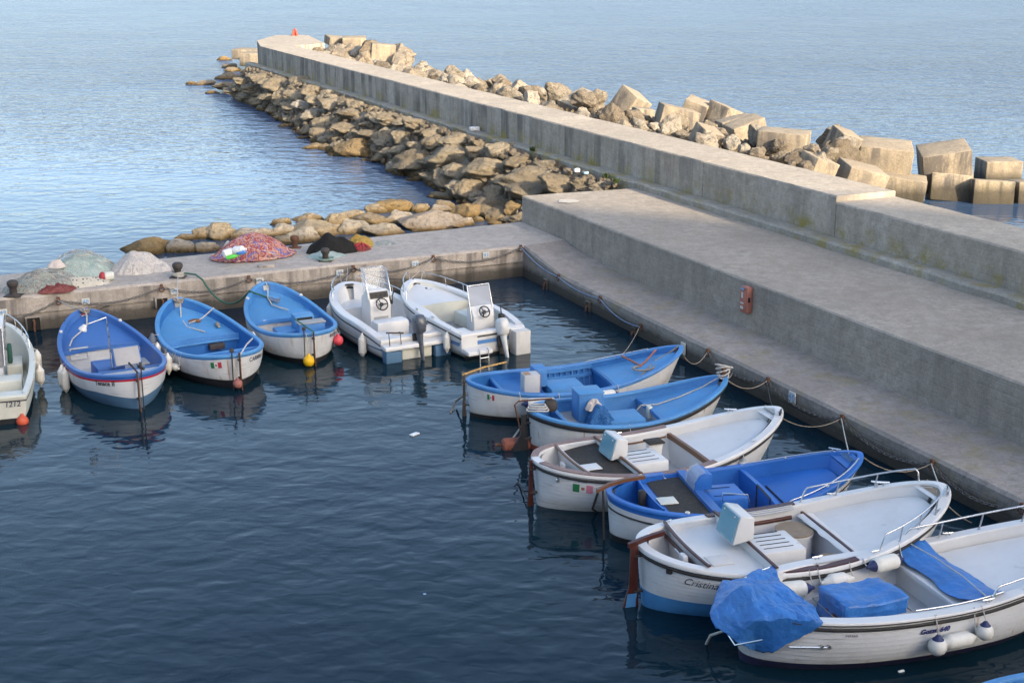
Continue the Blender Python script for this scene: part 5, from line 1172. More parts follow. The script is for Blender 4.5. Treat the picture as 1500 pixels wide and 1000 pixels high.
RR = [ring(px, py, RQ, l) for px, py, l in ((820, 405, 'small ring below the ramp of the right quay'), (881, 437, 'mooring ring on the right quay halfway to the far boat'), (940, 478, 'mooring ring just beyond the bow of the far blue boat'), (1039, 515, 'mooring ring on the right quay behind the second blue boat'), (1127, 557, 'mooring ring left of plate 40'), (1236, 612, 'mooring ring above the royal blue bow'), (1368, 678, 'mooring ring behind the bow of the Cristina'), (1500, 742, 'mooring ring at the right edge of the photo'))]
def chain(a, b, sag, label, mt=CHAIN, link=.115, grp='mooring chains along the quays'):
    pts = sagline(a, b, sag, 40); bm = nb(); Ls = [0]
    for p, q in zip(pts, pts[1:]): Ls.append(Ls[-1]+(q-p).length)
    n = int(Ls[-1]/(link*.78)); tab = list(zip(Ls, range(len(pts))))
    def at(u):
        f = interp(u, tab); i = min(len(pts)-2, int(f)); return pts[i].lerp(pts[i+1], f-i)
    for i in range(n):
        u = Ls[-1]*(i+.5)/n; c = at(u); d = (at(min(Ls[-1], u+.05))-at(max(0, u-.05))).normalized()
        M = Matrix.Translation(c) @ d.to_track_quat('X', 'Z').to_matrix().to_4x4() @ Matrix.Rotation(R(90)*(i % 2)+.3, 4, 'X')
        q = nb(); tube(q, [(link*.42*math.copysign(abs(math.cos(t))**.7, math.cos(t)), link*.26*math.sin(t), 0) for t in [2*math.pi*k/8 for k in range(8)]], link*.10, 4, True); addto(bm, q, M)
    o = done('mooring_chain', bm, mt, None, sharp=80); return tag(o, label, 'chain', grp)
chain(LQ(-40, 474)[0], RL[0], .18, 'chain hanging on the quay face left of plate 48')
for i, l in enumerate(('chain sagging under plate 48', 'chain sagging under plate 47', 'long chain sagging between plates 46 and 45', 'chain sagging under plate 44', 'chain sagging under plate 43')): chain(RL[i], RL[i+1], (.24, .24, .26, .24, .26)[i], l)
rope('mooring_rope', sagline(RL[5], RR[0], .12)[:-1]+sagline(RR[0], RR[1], .10)+sagline(RR[1], RR[2], .15)[1:], .020, ROPEBL, 'faded blue rope running along the face of the right quay from the corner', 'rope')
chain(RR[3], RR[4], .22, 'chain on the right quay between the second blue boat and plate 40'); chain(RR[4], RR[5], .22, 'chain on the right quay under plate 40'); chain(RR[5], RR[6], .26, 'chain on the right quay above the royal blue bow'); chain(RR[6], RR[7], .26, 'chain on the right quay at the lower right')
def niche(px, py, fn, label, w=.32, h=.34):
    p, n = fn(px, py, .0); M = faceM(p+n*(-.02), n); root = bpy.data.objects.new('mooring_niche', None); C.objects.link(root); root.matrix_world = M; tag(root, label, 'wall niche', 'mooring niches in the quay faces')
    bm = nb(); box(bm, (0, -.03, 0), (w, .06, h)); done('niche_shade', bm, SLOT, root)  # shallow dark panel, its colour painting the shade of a hollow niche
    bm = nb(); [box(bm, c, s, 0, .006) for c, s in (((0, -.05, h/2+.02), (w+.10, .09, .045)), ((w/2+.02, -.05, 0), (.045, .09, h)), ((-w/2-.02, -.05, 0), (.045, .09, h)))]; done('frame', bm, CONCQ, root)
    bm = nb(); tube(bm, [(0, -.06, .12), (.02, -.12, .05), (.0, -.13, -.1), (.03, -.12, -.35)], .03, 6); done('hook', bm, RUST, root)
niche(49, 474, LQ, 'square niche with a rusty hook in the quay face left of the Tenace'); niche(237, 443, LQ, 'square niche in the quay face left of the second blue bow', .3, .26)
niche(801, 418, RQ, 'dark slot in the right quay nearest the corner', .16, .3); niche(863, 452, RQ, 'dark slot in the right quay, second from the corner', .16, .34); niche(930, 490, RQ, 'dark slot in the right quay beside the far blue bow', .16, .34)
# ------------------------------------------------------------------ nets
def mound(name, px, py, rx, ry, h, mt, z=.95, pleats=0, seed=0, rz=None, parent=None, droop=1.6, jag=.10, nth=72, nr=18, off=(0, 0)):
    p = W(px, py, z); bm = nb(); so = Vector((seed*7.3, seed*3.1, 0)); rings = []
    for i in range(nr+1):
        f = i/nr; rg = []
        for j in range(nth):
            th = 2*math.pi*j/nth; e = 1+jag*1.6*mnoise.noise(Vector((math.cos(th)*1.5, math.sin(th)*1.5, seed)))
            pl = (1+.05*math.sin(pleats*th+3*mnoise.noise(Vector((th, seed, 0)))) *f) if pleats else 1
            r = f*e*pl; zz = h*max(0, 1-f**droop)**.72*(1+.35*mnoise.noise(Vector((math.cos(th)*f*2, math.sin(th)*f*2, seed*2.))))
            x, y = rx*r*math.cos(th), ry*r*math.sin(th)
            nn = jag*.35*mnoise.fractal(Vector((x*5, y*5, seed)), 1, 2, 3)
            rg.append((x, y, max(.004, zz+nn*(1 if i < nr else 0))))
        rings.append(rg)
    loft(bm, rings, True); o = done(name, bm, mt, parent, sharp=180)
    if parent is None: o.location = p; o.rotation_euler.z = rz if rz is not None else .44
    else: o.location = off
    return o, p
NGREEN = netmat('pale_green_net', (.27, .36, .33), (.34, .42, .40), (.45, .50, .47), 6)
NGREEN2 = netmat('grey_green_net', (.25, .30, .27), (.33, .35, .31), (.20, .11, .10), 5)
NRED = netmat('dark_red_net', (.20, .06, .055), (.27, .10, .09), (.12, .035, .04), 8)
NWH = netmat('white_net_sheet', (.48, .45, .42), (.54, .51, .48), (.36, .32, .30), 5)
NBEI = netmat('dotted_beige_net', (.55, .50, .42), (.62, .57, .48), (.60, .55, .46), 9)
vn = NBEI.node_tree; bs_ = vn.nodes['Principled BSDF']; vo = ND(vn, 'ShaderNodeTexVoronoi', Scale=11.0); vn.links.new(vn.nodes.new('ShaderNodeTexCoord').outputs['Object'], vo.inputs['Vector']); vn.links.new(mixc(vn, ramp(vn, vo.outputs['Distance'], [(.24, 1), (.32, 0)]), bs_.inputs['Base Color'].links[0].from_socket, (.05, .07, .06)), bs_.inputs['Base Color'])
NCOR = netmat('coral_net', (.42, .16, .10), (.46, .24, .17), (.28, .10, .11), 9)
NBLK = netmat('black_cloth', (.016, .016, .017), (.024, .024, .024), (.035, .033, .03), 9)
NMUS = netmat('mustard_net', (.38, .25, .06), (.45, .32, .11), (.28, .17, .04), 9)
NPAL = netmat('thin_pale_net', (.38, .42, .40), (.46, .48, .45), (.30, .33, .32), 9, .5)
def strands(o, rx, ry, h, n, mt, r=.012, seed=0, ln=1.0, zoff=.02, name='strand'):
    rnd = random.Random(seed); bm = nb()
    for _ in range(n):
        th = rnd.uniform(0, 6.28); f = rnd.uniform(.05, .95)**.6; x, y = f*math.cos(th), f*math.sin(th); a = rnd.uniform(0, 6.28); pts = []
        for k in range(9):
            x += math.cos(a)*ln*.1; y += math.sin(a)*ln*.1; a += rnd.uniform(-.9, .9); ff = math.hypot(x, y)
            if ff > 1.18: break
            pts.append((rx*x, ry*y, h*max(0, 1-ff**1.6)**.8+zoff+rnd.uniform(0, .05)))
        if len(pts) > 2: tube(bm, pts, r*rnd.uniform(.7, 1.3), 4)
    return done(name, bm, mt, o, sharp=180)
o, _ = mound('net_pile', 66, 421, 1.05, .62, .46, NGREEN2, seed=1); tag(o, 'grey green fishing net heap beside the leftmost bollard', 'fishing net', 'fishing nets heaped on the left quay'); strands(o, 1.05, .62, .46, 60, ROPEW, .006, 4)
o, _ = mound('net_pile', 118, 400, 1.0, .62, .54, NGREEN, seed=2); tag(o, 'tall pale sea green net mound behind the dotted sack', 'fishing net', 'fishing nets heaped on the left quay'); strands(o, 1.0, .62, .62, 70, ROPEW, .005, 5)
o, _ = mound('net_pile', 80, 424, .62, .42, .20, NRED, seed=3, jag=.18); tag(o, 'dark red net between the two pale green heaps', 'fishing net', 'fishing nets heaped on the left quay')
o, _ = mound('net_sack', 116, 418, .80, .34, .24, NBEI, seed=4, jag=.06); tag(o, 'cream sack with dark dots lying in front of the green net mound', 'net sack')
o, _ = mound('cloth', 83, 391, .26, .22, .2, CLOTH, z=1.25, seed=14); tag(o, 'crumpled pale cloth on top of the left net heap', 'cloth')
o, _ = mound('net_pile', 204, 396, .82, .55, .52, NWH, pleats=17, seed=5, jag=.05); tag(o, 'white sheet tied over a rounded net heap behind the dark bollard', 'covered net', 'fishing nets heaped on the left quay')
o, _ = mound('net_pile', 232, 396, .40, .28, .22, NWH, pleats=7, seed=6); tag(o, 'loose tail of white sheet right of the tied net heap', 'cloth')
o, _ = mound('net_pile', 371, 376, 1.05, .64, .62, NCOR, seed=7, jag=.16); tag(o, 'big coral red net heap with blue and cream cords', 'fishing net', 'fishing nets heaped on the left quay')
for i, (mt, n, r) in enumerate(((paint('coral_cord', (.48, .24, .19), .9), 420, .016), (paint('blue_violet_cord', (.15, .15, .36), .9), 110, .018), (paint('cream_cord', (.55, .40, .30), .9), 150, .014), (paint('dark_red_cord', (.30, .06, .06), .9), 240, .018))): strands(o, 1.08, .68, .62, n, mt, r, 20+i, 1.1, .03)
o, _ = mound('net_pile', 338, 377, .42, .30, .42, NWH, seed=8); tag(o, 'pale pink and white net hanging on the left side of the coral heap', 'fishing net')
def jug(px, py, z, mt, label, L=.28, r=.085, rz=.5, capm=None):
    p = W(px, py, z); root = empty('plastic_jug', p, rz, label, 'bottle', 'plastic bottles on the coral net heap'); M = Matrix.Rotation(R(80), 4, 'Y')
    bm = nb(); lathe(bm, [(r*.8, -L/2), (r, -L/2+.02), (r, L*.25), (r*.45, L*.42), (r*.3, L*.5)], 14, M); done('body', bm, mt, root); bm = nb(); lathe(bm, [(r*.34, L*.5), (r*.34, L*.58), (.005, L*.59)], 10, M); done('cap', bm, capm or mt, root)
WJ = paint('white_jug_plastic', (.75, .75, .74), .35, .05); jug(336, 370, 1.33, WJ, 'white plastic jug on the left side of the coral net heap', .36, .12, .6); jug(351, 366, 1.42, WJ, 'white plastic jug beside a blue bottle on the coral net heap', .36, .11, -.3)
jug(340, 376, 1.25, paint('green_bottle', (.08, .5, .06), .35, .05), 'bright green bottle below the white jugs on the coral heap', .32, .06, .2); jug(354, 370, 1.36, paint('blue_bottle', (.08, .25, .62), .35, .05), 'light blue bottle between the white jugs on the coral heap', .3, .06, -.4)
o, _ = mound('cloth_heap', 486, 369, .74, .56, .50, NBLK, pleats=9, seed=9, jag=.09, droop=1.8); tag(o, 'black cloth draped over a net heap behind the small dark bollard', 'covered net')
o, _ = mound('net_pile', 478, 375, .62, .38, .14, NGREEN, seed=10); tag(o, 'pale green net showing under the edge of the black cloth', 'fishing net')
o, _ = mound('net_pile', 526, 362, .46, .32, .38, NMUS, seed=11, jag=.14); tag(o, 'mustard yellow net heap right of the black cloth', 'fishing net')
o, _ = mound('net_pile', 527, 366, .34, .26, .16, NRED, seed=12, jag=.14); tag(o, 'red net in front of the mustard one', 'fishing net'); strands(o, .34, .26, .16, 50, paint('bright_red_cord', (.42, .05, .06), .9), .01, 33)
o, _ = mound('net_pile', 556, 358, .62, .30, .07, NPAL, seed=13, jag=.2); tag(o, 'thin pale net spread flat on the quay right of the mustard heap', 'fishing net')
root = empty('net_float', W(154, 411, .98), .3, 'red and white float lying beside the dotted sack', 'float'); bm = nb(); q = bmesh.new(); bmesh.ops.create_uvsphere(q, u_segments=16, v_segments=10, radius=.13); addto(bm, q, Matrix.Translation((-.06, 0, .12)) @ Matrix.Scale(.7, 4, (1, 0, 0))); done('red_end', bm, paint('red_float', (.34, .03, .04), .5), root); bm = nb(); lathe(bm, [(.10, 0), (.12, .02), (.12, .2), (.08, .24)], 14, Matrix.Translation((0, 0, .12)) @ Matrix.Rotation(R(90), 4, 'Y')); done('white_end', bm, CREAM, root)
p = W(390, 391, .95); bm = nb(); box(bm, (0, 0, .03), (.45, .2, .07), .4, .012); o = done('stone_slab', bm, CONCQ); o.location = p; tag(o, 'small flat stone slab on the quay in front of the coral net heap', 'slab')
# ------------------------------------------------------------------ marker, hydrant box, litter, patches, weeds
p = W(432, 52.5, 3.15); root = empty('iron_marker', p, .4, 'small rusty red iron stump with fins at the end of the pier head', 'marker'); RM_ = paint('red_lead_iron', (.30, .06, .035), .8, .25, 6)
for k in range(4):
    bm = nb(); prism(bm, [(.03, 0), (.27, 0), (.10, .42), (.03, .42)], -.03, .03, Matrix.Rotation(k*math.pi/2+.3, 4, 'Z')); done('fin', bm, RM_, root)
bm = nb(); lathe(bm, [(.08, 0), (.08, .46), (.01, .47)], 10); done('post', bm, RM_, root)
p, n = planehit(1098, 438, SM(0, mA), DV, .09); M = faceM(p, n); root = bpy.data.objects.new('extinguisher_cabinet', None); C.objects.link(root); root.matrix_world = M; tag(root, 'faded red plastic fire extinguisher box on the upper quay wall', 'extinguisher box')
bm = nb(); box(bm, (0, 0, 0), (.30, .18, .66), 0, .04, seg=3); done('box', bm, TERRA, root); bm = nb(); box(bm, (-.02, -.095, -.02), (.22, .03, .5), 0, .012); dd = done('door', bm, TERRA, root); bm = nb(); box(bm, (.155, -.03, .02), (.02, .06, .12), 0, .005); done('latch', bm, SLOT, root)
for zz, hh, ww, mt in ((.12, .14, .07, PLATE), (-.08, .035, .13, PLATE), (-.19, .07, .12, PLATE), (.27, .05, .12, INKB)):
    bm = nb(); box(bm, (-.03, -.112, zz), (ww, .006, hh)); done('sticker', bm, mt, dd)
def litter(name, p, s, mt, label, cat='litter', rz=.3):
    bm = nb(); box(bm, (0, 0, s[2]/2), s, 0, min(s)*.2); bmesh.ops.subdivide_edges(bm, edges=bm.edges[:], cuts=2, use_grid_fill=True)
    for v in bm.verts: v.co += Vector((1, 1, .6))*min(s)*.25*mnoise.noise(v.co*9+Vector((p[0], p[1], 0)))
    o = done(name, bm, mt); o.location = p; o.rotation_euler.z = rz; return tag(o, label, cat)
q = SM(toSM(W(718, 190, 2.05))[0], -.28, 2.05); litter('foam_block', q, (.40, .26, .16), WJ, 'white foam block lying on the ledge at the foot of the sea wall')
litter('plastic_bag', hit(845, 257)+Vector((0, 0, .12)), (.2, .14, .12), WJ, 'white plastic scrap on the gravel above the boulders'); litter('plastic_scrap', hit(858, 260)+Vector((0, 0, .12)), (.18, .12, .08), paint('pale_blue_plastic', (.25, .42, .6), .4), 'pale blue plastic scrap next to the white one on the boulders')
litter('floating_bag', W(607, 637, -.01), (.20, .11, .035), WJ, 'white plastic scrap floating in the harbour', rz=.9); litter('floating_scrap', W(622, 870, -.005), (.05, .03, .012), paint('pale_blue_plastic', (.2, .4, .65), .4), 'tiny blue scrap floating in the open harbour water')
litter('floating_foam', W(1320, 984, -.01), (.09, .04, .03), WJ, 'small white foam bit floating beside the largest white boat')
for px, py, z, r, nm in ((832, 294.5, 1.826, .27, 'cement_patch'),):
    p = W(px, py, z); bm = nb(); rg = []
    for j in range(28):
        th = 2*math.pi*j/28; e = r*(1+.35*mnoise.noise(Vector((math.cos(th)*1.6, math.sin(th)*1.6, 5)))); rg.append(bm.verts.new((e*1.3*math.cos(th), e*1.2*math.sin(th), 0)))
    bm.faces.new(rg); o = done(nm, bm, concrete('fresh_cement', (.50, .47, .42), 0, 0, None, False)); o.location = p; tag(o, kind='structure')
def weed(p, n, h, label, mt):
    bm = nb(); rnd = random.Random(int(p.x*100))
    for _ in range(n):
        a = rnd.uniform(0, 6.28); l = h*rnd.uniform(.5, 1); b0 = Vector((rnd.uniform(-.09, .09), rnd.uniform(-.09, .09), 0)); t = Vector((math.cos(a)*l*.6, math.sin(a)*l*.6, l)); s = Vector((-math.sin(a), math.cos(a), 0))*.011
        m = t*.5+Vector((0, 0, l*.15)); bm.faces.new([bm.verts.new(b0-s), bm.verts.new(b0+s), bm.verts.new(b0+m+s*1.2), bm.verts.new(b0+m-s*1.2)]); bm.faces.new([bm.verts.new(b0+m-s*1.2), bm.verts.new(b0+m+s*1.2), bm.verts.new(b0+t)])
    o = done('weed', bm, mt, recalc=False); o.location = p; tag(o, label, 'plant', 'weeds growing at the foot of the sea wall')
WG = paint('weed_leaf', (.045, .075, .02), .7, .3, 9); WY = paint('dry_weed', (.22, .17, .05), .8, .3, 9)
for px, py, lb, mt, n, h in ((902, 270, 'green weed tuft at the ledge beside the far end of the upper quay', WG, 90, .17), (888, 263, 'small green weed on the boulders below the ledge', WG, 90, .2), (780, 218, 'low green weed on the broken ledge', WG, 90, .18), (912, 247, 'green weed at the foot of the wall above the ledge', WG, 70, .16), (1010, 273, 'tiny weed on the ledge over the upper quay', WG, 50, .14)):
    weed(hit(px, py+4)+Vector((0, 0, .15)) if py > 255 and px < 930 else W(px, py+3, 2.03), n, h, lb, mt)
# ------------------------------------------------------------------ ropes
def bowpt(i, t=.985, sd=0, dz=.03): b_ = BO[i]; p = b_.P(t, sd, b_.zs(t)); p.y = sd*p.y if sd else 0; p.z = b_.zs(t)+dz; return b_.w(p)
def mr(i, q, sag, mt, label, r=.018, t=.985, sd=0): rope('mooring_rope', sagline(bowpt(i, t, sd), q, sag), r*(.8 if i < 6 else .6), mt, label, 'rope', group='mooring ropes')
mr(1, RL[0], .05, ROPEW, 'pale rope from the bow of the Tenace to the ring left of plate 48'); mr(1, LQ(160, 447)[0], .02, ROPEB, 'short dark rope from the Tenace to the quay right of plate 48', t=.9, sd=-1)
mr(2, B2+Vector((0, 0, .12)), .05, ROPEW, 'pale rope from the second blue bow up to the dark bollard'); mr(3, LQ(392, 425)[0], .02, ROPEW, 'short pale rope from the third blue bow to the quay')
rope('mooring_rope', [B2+Vector((.1, -.05, .14)), B2+Vector((.5, -.1, .1)), B2+Vector((.75, -.35, .0))]+sagline(B2+Vector((.85, -.5, -.1)), bowpt(3, .90, 1, .05), .42)+[bowpt(3, .86, .3, -.1), bowpt(3, .80, -.3, -.12)], .026, ROPEG, 'long dark green rope sagging from the dark bollard to the third blue boat', 'rope')
bm = nb()
for k in range(4): tube(bm, [B2+Vector(((.16+.012*k)*math.cos(a), (.16+.01*k)*math.sin(a), .06+.03*k+.02*math.sin(2*a+k))) for a in [2*math.pi*i/18 for i in range(18)]], .018, 6, True)
o = done('rope_coil', bm, ROPEW, None, sharp=80); tag(o, 'pale rope wound round the foot of the dark bollard with green rope', 'rope')
bm = nb()
for k in range(3): tube(bm, [B4+Vector(((.19+.03*k)*math.cos(a), (.17+.02*k)*math.sin(a), .04+.02*k)) for a in [2*math.pi*i/18 for i in range(18)]], .016, 6, True)
o = done('rope_coil', bm, paint('mint_rope', (.25, .36, .32), .9), None, sharp=80); tag(o, 'pale green rope coiled round the small dark bollard', 'rope')
mr(4, RL[3], .04, ROPEB, 'dark rope from the console motor boat to the ring right of plate 45', sd=-1, t=.96); mr(4, LQ(509, 392)[0], .03, ROPEW, 'thin pale line from the console boat up the quay face', .01); mr(5, RL[4], .02, ROPEW, 'pale line from the off-white motor boat up to the ring', .012, .9, -1); mr(5, RL[3], .12, ROPEB, 'dark slack rope from the off-white motor boat to the quay', .016)
mr(6, RR[3], .35, ROPE, 'brown slack rope from the far blue bow to a quay ring'); mr(6, RR[2]+Vector((0, 0, .0)), .06, ROPE, 'taut brown rope from the far blue boat up to the quay', .015, .78, 1); mr(7, RQ(1075, 545)[0], .1, ROPE, 'brown rope from the second blue bow to the quay'); mr(7, RR[4], .22, ROPE, 'rope from the blue bow with the stem post to the ring left of plate 40')
mr(8, RR[4], .2, ROPEB, 'dark rope from the white bow with grey pad to the quay', .014); mr(8, RR[5], .30, ROPE, 'slack rope from the white bow to the ring above the royal blue bow', .014, .97, -1); mr(9, RR[5], .02, ROPEW, 'short pale rope from the royal blue bow up to its ring', .018, .96, .6); mr(9, RR[6], .25, ROPE, 'brown rope trailing from the royal blue bow toward the quay', .016)
mr(10, RR[6], .02, ROPEW, 'pale rope from the bow of the Cristina up to the quay', .02, .98); mr(10, RQ(1440, 770)[0], .15, ROPE, 'brown rope from the bow of the Cristina running right to the quay', .018, .975, -1); mr(11, RR[7], .1, ROPEW, 'pale rope from the largest white boat to the quay', .02)
rope('mooring_rope', [BO[6].w((-BO[6].L/2-.02, 0, .5)), W(668, 587, .1), W(660, 605, .0), W(655, 611, -.15)], .024, ROPE, 'weedy rope slanting from the stern of the far blue boat into the water', 'rope')
rope('mooring_rope', [bowpt(7, .02, 0, .03), W(762, 627, .35), W(749, 645, .12), W(738, 655, -.1)], .02, ROPEW, 'pale rope slanting from the second blue stern down to the rusty buoy', 'rope')
rope('mooring_rope', [BO[8].w(BO[8].P(.17, -1, .48)), W(868, 745, .12), W(885, 758, -.2)], .022, ROPEB, 'dark chain-like rope hanging from the white stern with the faded flag', 'rope')
rope('mooring_rope', [BO[8].w((-BO[8].L/2-.1, .1, .1)), W(760, 708, .02), W(742, 719, -.1)], .014, ROPEB, 'thin dark line running left into the water from the white stern', 'rope')
rope('mooring_rope', [BO[10].w(BO[10].P(.165, -1, .78)), W(1008, 868, .28), W(985, 896, .0), W(978, 900, -.2)], .02, ROPE, 'brown rope hanging beside the name Cristina into the water', 'rope')
rope('mooring_rope', [BO[11].w((-BO[11].L/2-.20, .0, .50)), W(1041, 930, .25), W(1032, 948, -.1)], .022, ROPEW, 'knotted pale rope from the stern bar of the largest boat into the water', 'rope')
for i, (x, y) in ((1, (.55, .3)), (2, (.7, .1)), (3, (.75, .1))):
    b_ = BO[i]; zd = lambda t: b_.zs(t)-(.22 if i == 2 else .13)
    rope('deck_rope', [b_.w(b_.P(.985, 0, b_.zs(.98)+.04)), b_.w((b_.X(.93), 0, b_.zs(.93)+.02)), b_.w((b_.X(.86), .1, zd(.86)+.05)), b_.w((b_.X(.76), .1 if i > 1 else .55, zd(.76)+.05)), b_.w((b_.X(.66), -.2 if i > 1 else .72, zd(.68)+(.06 if i > 1 else .1)))], .018, ROPEW, ('pale rope lying over the foredeck of the Tenace', 'pale rope lying over the foredeck of the second blue boat', 'pale rope lying over the foredeck of the third blue boat')[i-1], 'rope')
    bm = nb(); rnd = random.Random(i)
    for k in range(3): tube(bm, [(.10*math.cos(a)*(1+.2*k), .07*math.sin(a)*(1+.1*k), .03*k+.03*math.sin(a*2+k)) for a in [2*math.pi*j/16 for j in range(16)]], .016, 6, True)
    o = done('rope_knot', bm, (ROPE, ROPE, ROPEBL)[i-1], None, sharp=80); p = b_.w((b_.X((.965, .955, .82)[i-1]), 0 if i < 3 else -.05, b_.zs((.965, .955, .82)[i-1])+(.02 if i < 3 else -.10))); o.location = p; tag(o, ('brown rope knot at the bow of the Tenace', 'brown rope knot at the bow of the second blue boat', 'faded blue rope bunch on the third blue foredeck')[i-1], 'rope')
b_ = BO[2]; rope('deck_rope', [b_.w(b_.P(.84, -1, b_.zs(.84)+.03)), b_.w((b_.X(.80), -.35, b_.zs(.8)-.10)), b_.w((b_.X(.78), .02, b_.zs(.8)-.16))], .016, ROPEW, 'pale rope from the right rail to the middle of the second blue foredeck', 'rope')
for j, (t, y, l) in enumerate(((.80, -.15, 'short brown wooden stub on the second blue foredeck'), (.72, -.62, 'brown rag lump by the right rail of the second blue foredeck'))):
    p = b_.w((b_.X(t), y, b_.zs(t)-.19)); bm = nb(); tube(bm, [(-.14, 0, .04), (-.03, .01, .055), (.1, -.01, .05), (.15, -.02, .04)], [.03, .05, .055, .03], 8); o = done('wood_stub' if j == 0 else 'rag', bm, (WOOD, ROPE)[j]); o.location = p; o.rotation_euler.z = (.2, 2.0)[j]; tag(o, l, 'wood' if j == 0 else 'rag')
b_ = BO[6]; zf = lambda t: b_.zs(t)-.10; pts = lambda L_: [b_.w((b_.X(t), y, zf(t)+dz)) for t, y, dz in L_]
rope('deck_rope', pts([(.76, .62, .14), (.80, .2, .02), (.80, -.05, .03)])+pts([(.90, .30, .14), (.83, .1, .03), (.80, -.03, .04)])[::-1], .022, ROPER, 'rust red rope crossing the foredeck of the far blue boat', 'rope')
rope('deck_rope', [b_.w((b_.X(.80)+.22*math.cos(a)*(1+.12*a/6), -.2+.2*math.sin(a), zf(.80)+.0+.01*a)) for a in [i*.45 for i in range(16)]]+pts([(.76, -.55, .02), (.80, -.68, .02)]), .022, ROPE, 'brown rope coil with loose tail on the far blue foredeck', 'rope')
rope('deck_rope', pts([(.985, 0, .14), (.94, .1, .02), (.87, .0, .02)]), .018, ROPE, 'brown line from the bow cleat of the far blue boat', 'rope')
b_ = BO[7]; zf = lambda t: b_.zs(t)-.14; rope('deck_rope', pts([(.98, 0, .2), (.90, .22, .04), (.78, .20, .03), (.66, .18, .03), (.59, .30, .05), (.565, .30, -.04), (.56, .3, -.3)]), .016, ROPEW, 'pale rope lying along the foredeck of the second blue boat', 'rope')
bm = nb()
for k in range(5): tube(bm, [((.10+.02*k)*math.cos(a), .09*math.sin(a), .05*k-.08+.05*math.sin(a+k)) for a in [2*math.pi*j/14 for j in range(14)]], .018, 6, True)
o = done('rope_knot', bm, ROPEW, None, sharp=80); o.location = b_.w((b_.X(.985), 0, b_.zs(.98)+.14)); tag(o, 'pale rope tied round the stem post of the second blue boat', 'rope')
bm = nb()
for k in range(3): tube(bm, [((.22-.03*k)*math.cos(a), (.10)*math.sin(a)+.05*k, .03*k+.01*math.sin(3*a)) for a in [2*math.pi*j/18 for j in range(18)]], .018, 6, True)
o = done('rope_coil', bm, ROPEW, None, sharp=80); o.location = b_.w((b_.X(.035), -.10, b_.zs(.03)+.04)); tag(o, 'pale rope coiled on the stern rim of the second blue boat', 'rope')
# ------------------------------------------------------------------ fenders and buoys
def hang(i, t, sd, z, L, r, label, horiz=False, **kw):
    b_ = BO[i]; p = b_.P(t, sd, z, r+.02); e = b_.P(t+.01, sd, z)-b_.P(t-.01, sd, z); top = b_.P(t, sd, b_.zs(t), -.02)+Vector((0, 0, .03))
    rot = lambda v: (b_.M.to_3x3() @ Vector(v))
    if horiz:
        k = (L/2+r)/b_.L; fender(b_.w(p), rot(e), L, r, label, hang=b_.w(b_.P(t+k, sd, b_.zs(t+k))+Vector((0, 0, .03))), hang2=b_.w(b_.P(t-k, sd, b_.zs(t-k))+Vector((0, 0, .03))), **kw)
    else: fender(b_.w(p), (0, 0, 1), L, r, label, hang=b_.w(top), **kw)
hang(0, .62, -1, .46, .34, .085, 'upper white fender on the side of the boat cut by the left edge', caps=0); hang(0, .44, -1, .36, .30, .095, 'lower white fender on the side of the boat cut by the left edge', caps=0)
hang(1, .40, 1, .28, .42, .085, 'long white fender on the left side of the Tenace', caps=0); hang(1, .44, 1, .30, .38, .10, 'second white fender behind the long one on the left of the Tenace', caps=0); hang(1, .34, -1, .42, .32, .09, 'white fender on the right side of the Tenace near its stern', caps=0); hang(1, .52, -1, .46, .32, .08, 'white fender at the middle of the right side of the Tenace', caps=0)
hang(2, .62, 1, .36, .55, .15, 'big dark grey fender on the left side of the second blue boat', mt=FENDG, caps=0); hang(2, .36, 1, .40, .26, .13, 'round white fender on the left side of the second blue boat', True, caps=0); hang(2, .29, 1, .34, .20, .085, 'small dirty white fender with black end near the second blue stern', True, caps=1, cap=RUBBER)
hang(2, .48, -1, .42, .30, .08, 'white fender squeezed between the second and third blue boats', caps=0)
hang(4, .80, 1, .42, .42, .085, 'white fender at the bow of the console motor boat', caps=0); hang(4, .16, 1, .26, .40, .10, 'white fender near the stern of the console motor boat', caps=0); hang(5, .32, 1, .42, .30, .12, 'black fender between the two white motor boats', mt=RUBBER, caps=0); hang(5, .10, 1, .36, .34, .085, 'white fender at the left stern of the off-white motor boat', caps=0); hang(5, .03, -1, .22, .42, .09, 'long weedy white fender at the right stern of the off-white motor boat', caps=0)
hang(6, .27, -1, .50, .58, .12, 'long white fender with navy end near the stern of the far blue boat', True, cap=NAVYV); hang(6, .54, -1, .55, .58, .12, 'long white fender with navy ends at the middle of the far blue boat', True, cap=NAVYV)
hang(7, .42, -1, .42, .14, .06, 'small dark fender on the side of the second blue boat', mt=IRON, caps=0)
hang(8, .74, -1, .55, .30, .075, 'slim white fender with grey cap near the white bow', caps=1, cap=GREY); hang(8, .50, -1, .55, .16, .10, 'white teardrop fender under the wooden rail of the white boat', caps=0); hang(8, .40, -1, .50, .16, .09, 'small white teardrop fender nearer the stern of the white boat', caps=0)
hang(10, .345, -1, .62, .56, .13, 'white fender with navy pointed end right of the name Cristina', True, cap=NAVYV); hang(10, .66, -1, .80, .44, .12, 'white fender with navy end below the wooden rail of the Cristina', True, cap=NAVYV); hang(10, .50, -1, .66, .3, .12, 'white fender half hidden between the Cristina and the largest boat', True, caps=0)
b_ = BO[11]
for t, z, r, l in ((.40, .42, .135, 'white ball fender with navy cap left of the long white one'), (.525, .52, .125, 'white ball fender with navy cap further forward on the largest boat')):
    p = b_.P(t, -1, z, r+.02); buoy(b_.w(p), r, FEND, l, b_.w(b_.P(t, -1, b_.zs(t))+Vector((0, 0, .03))), 'ball fender', NAVYV, False)
hang(11, .455, -1, .45, .40, .11, 'long white fender lying between two ball fenders on the largest boat', True, caps=0)
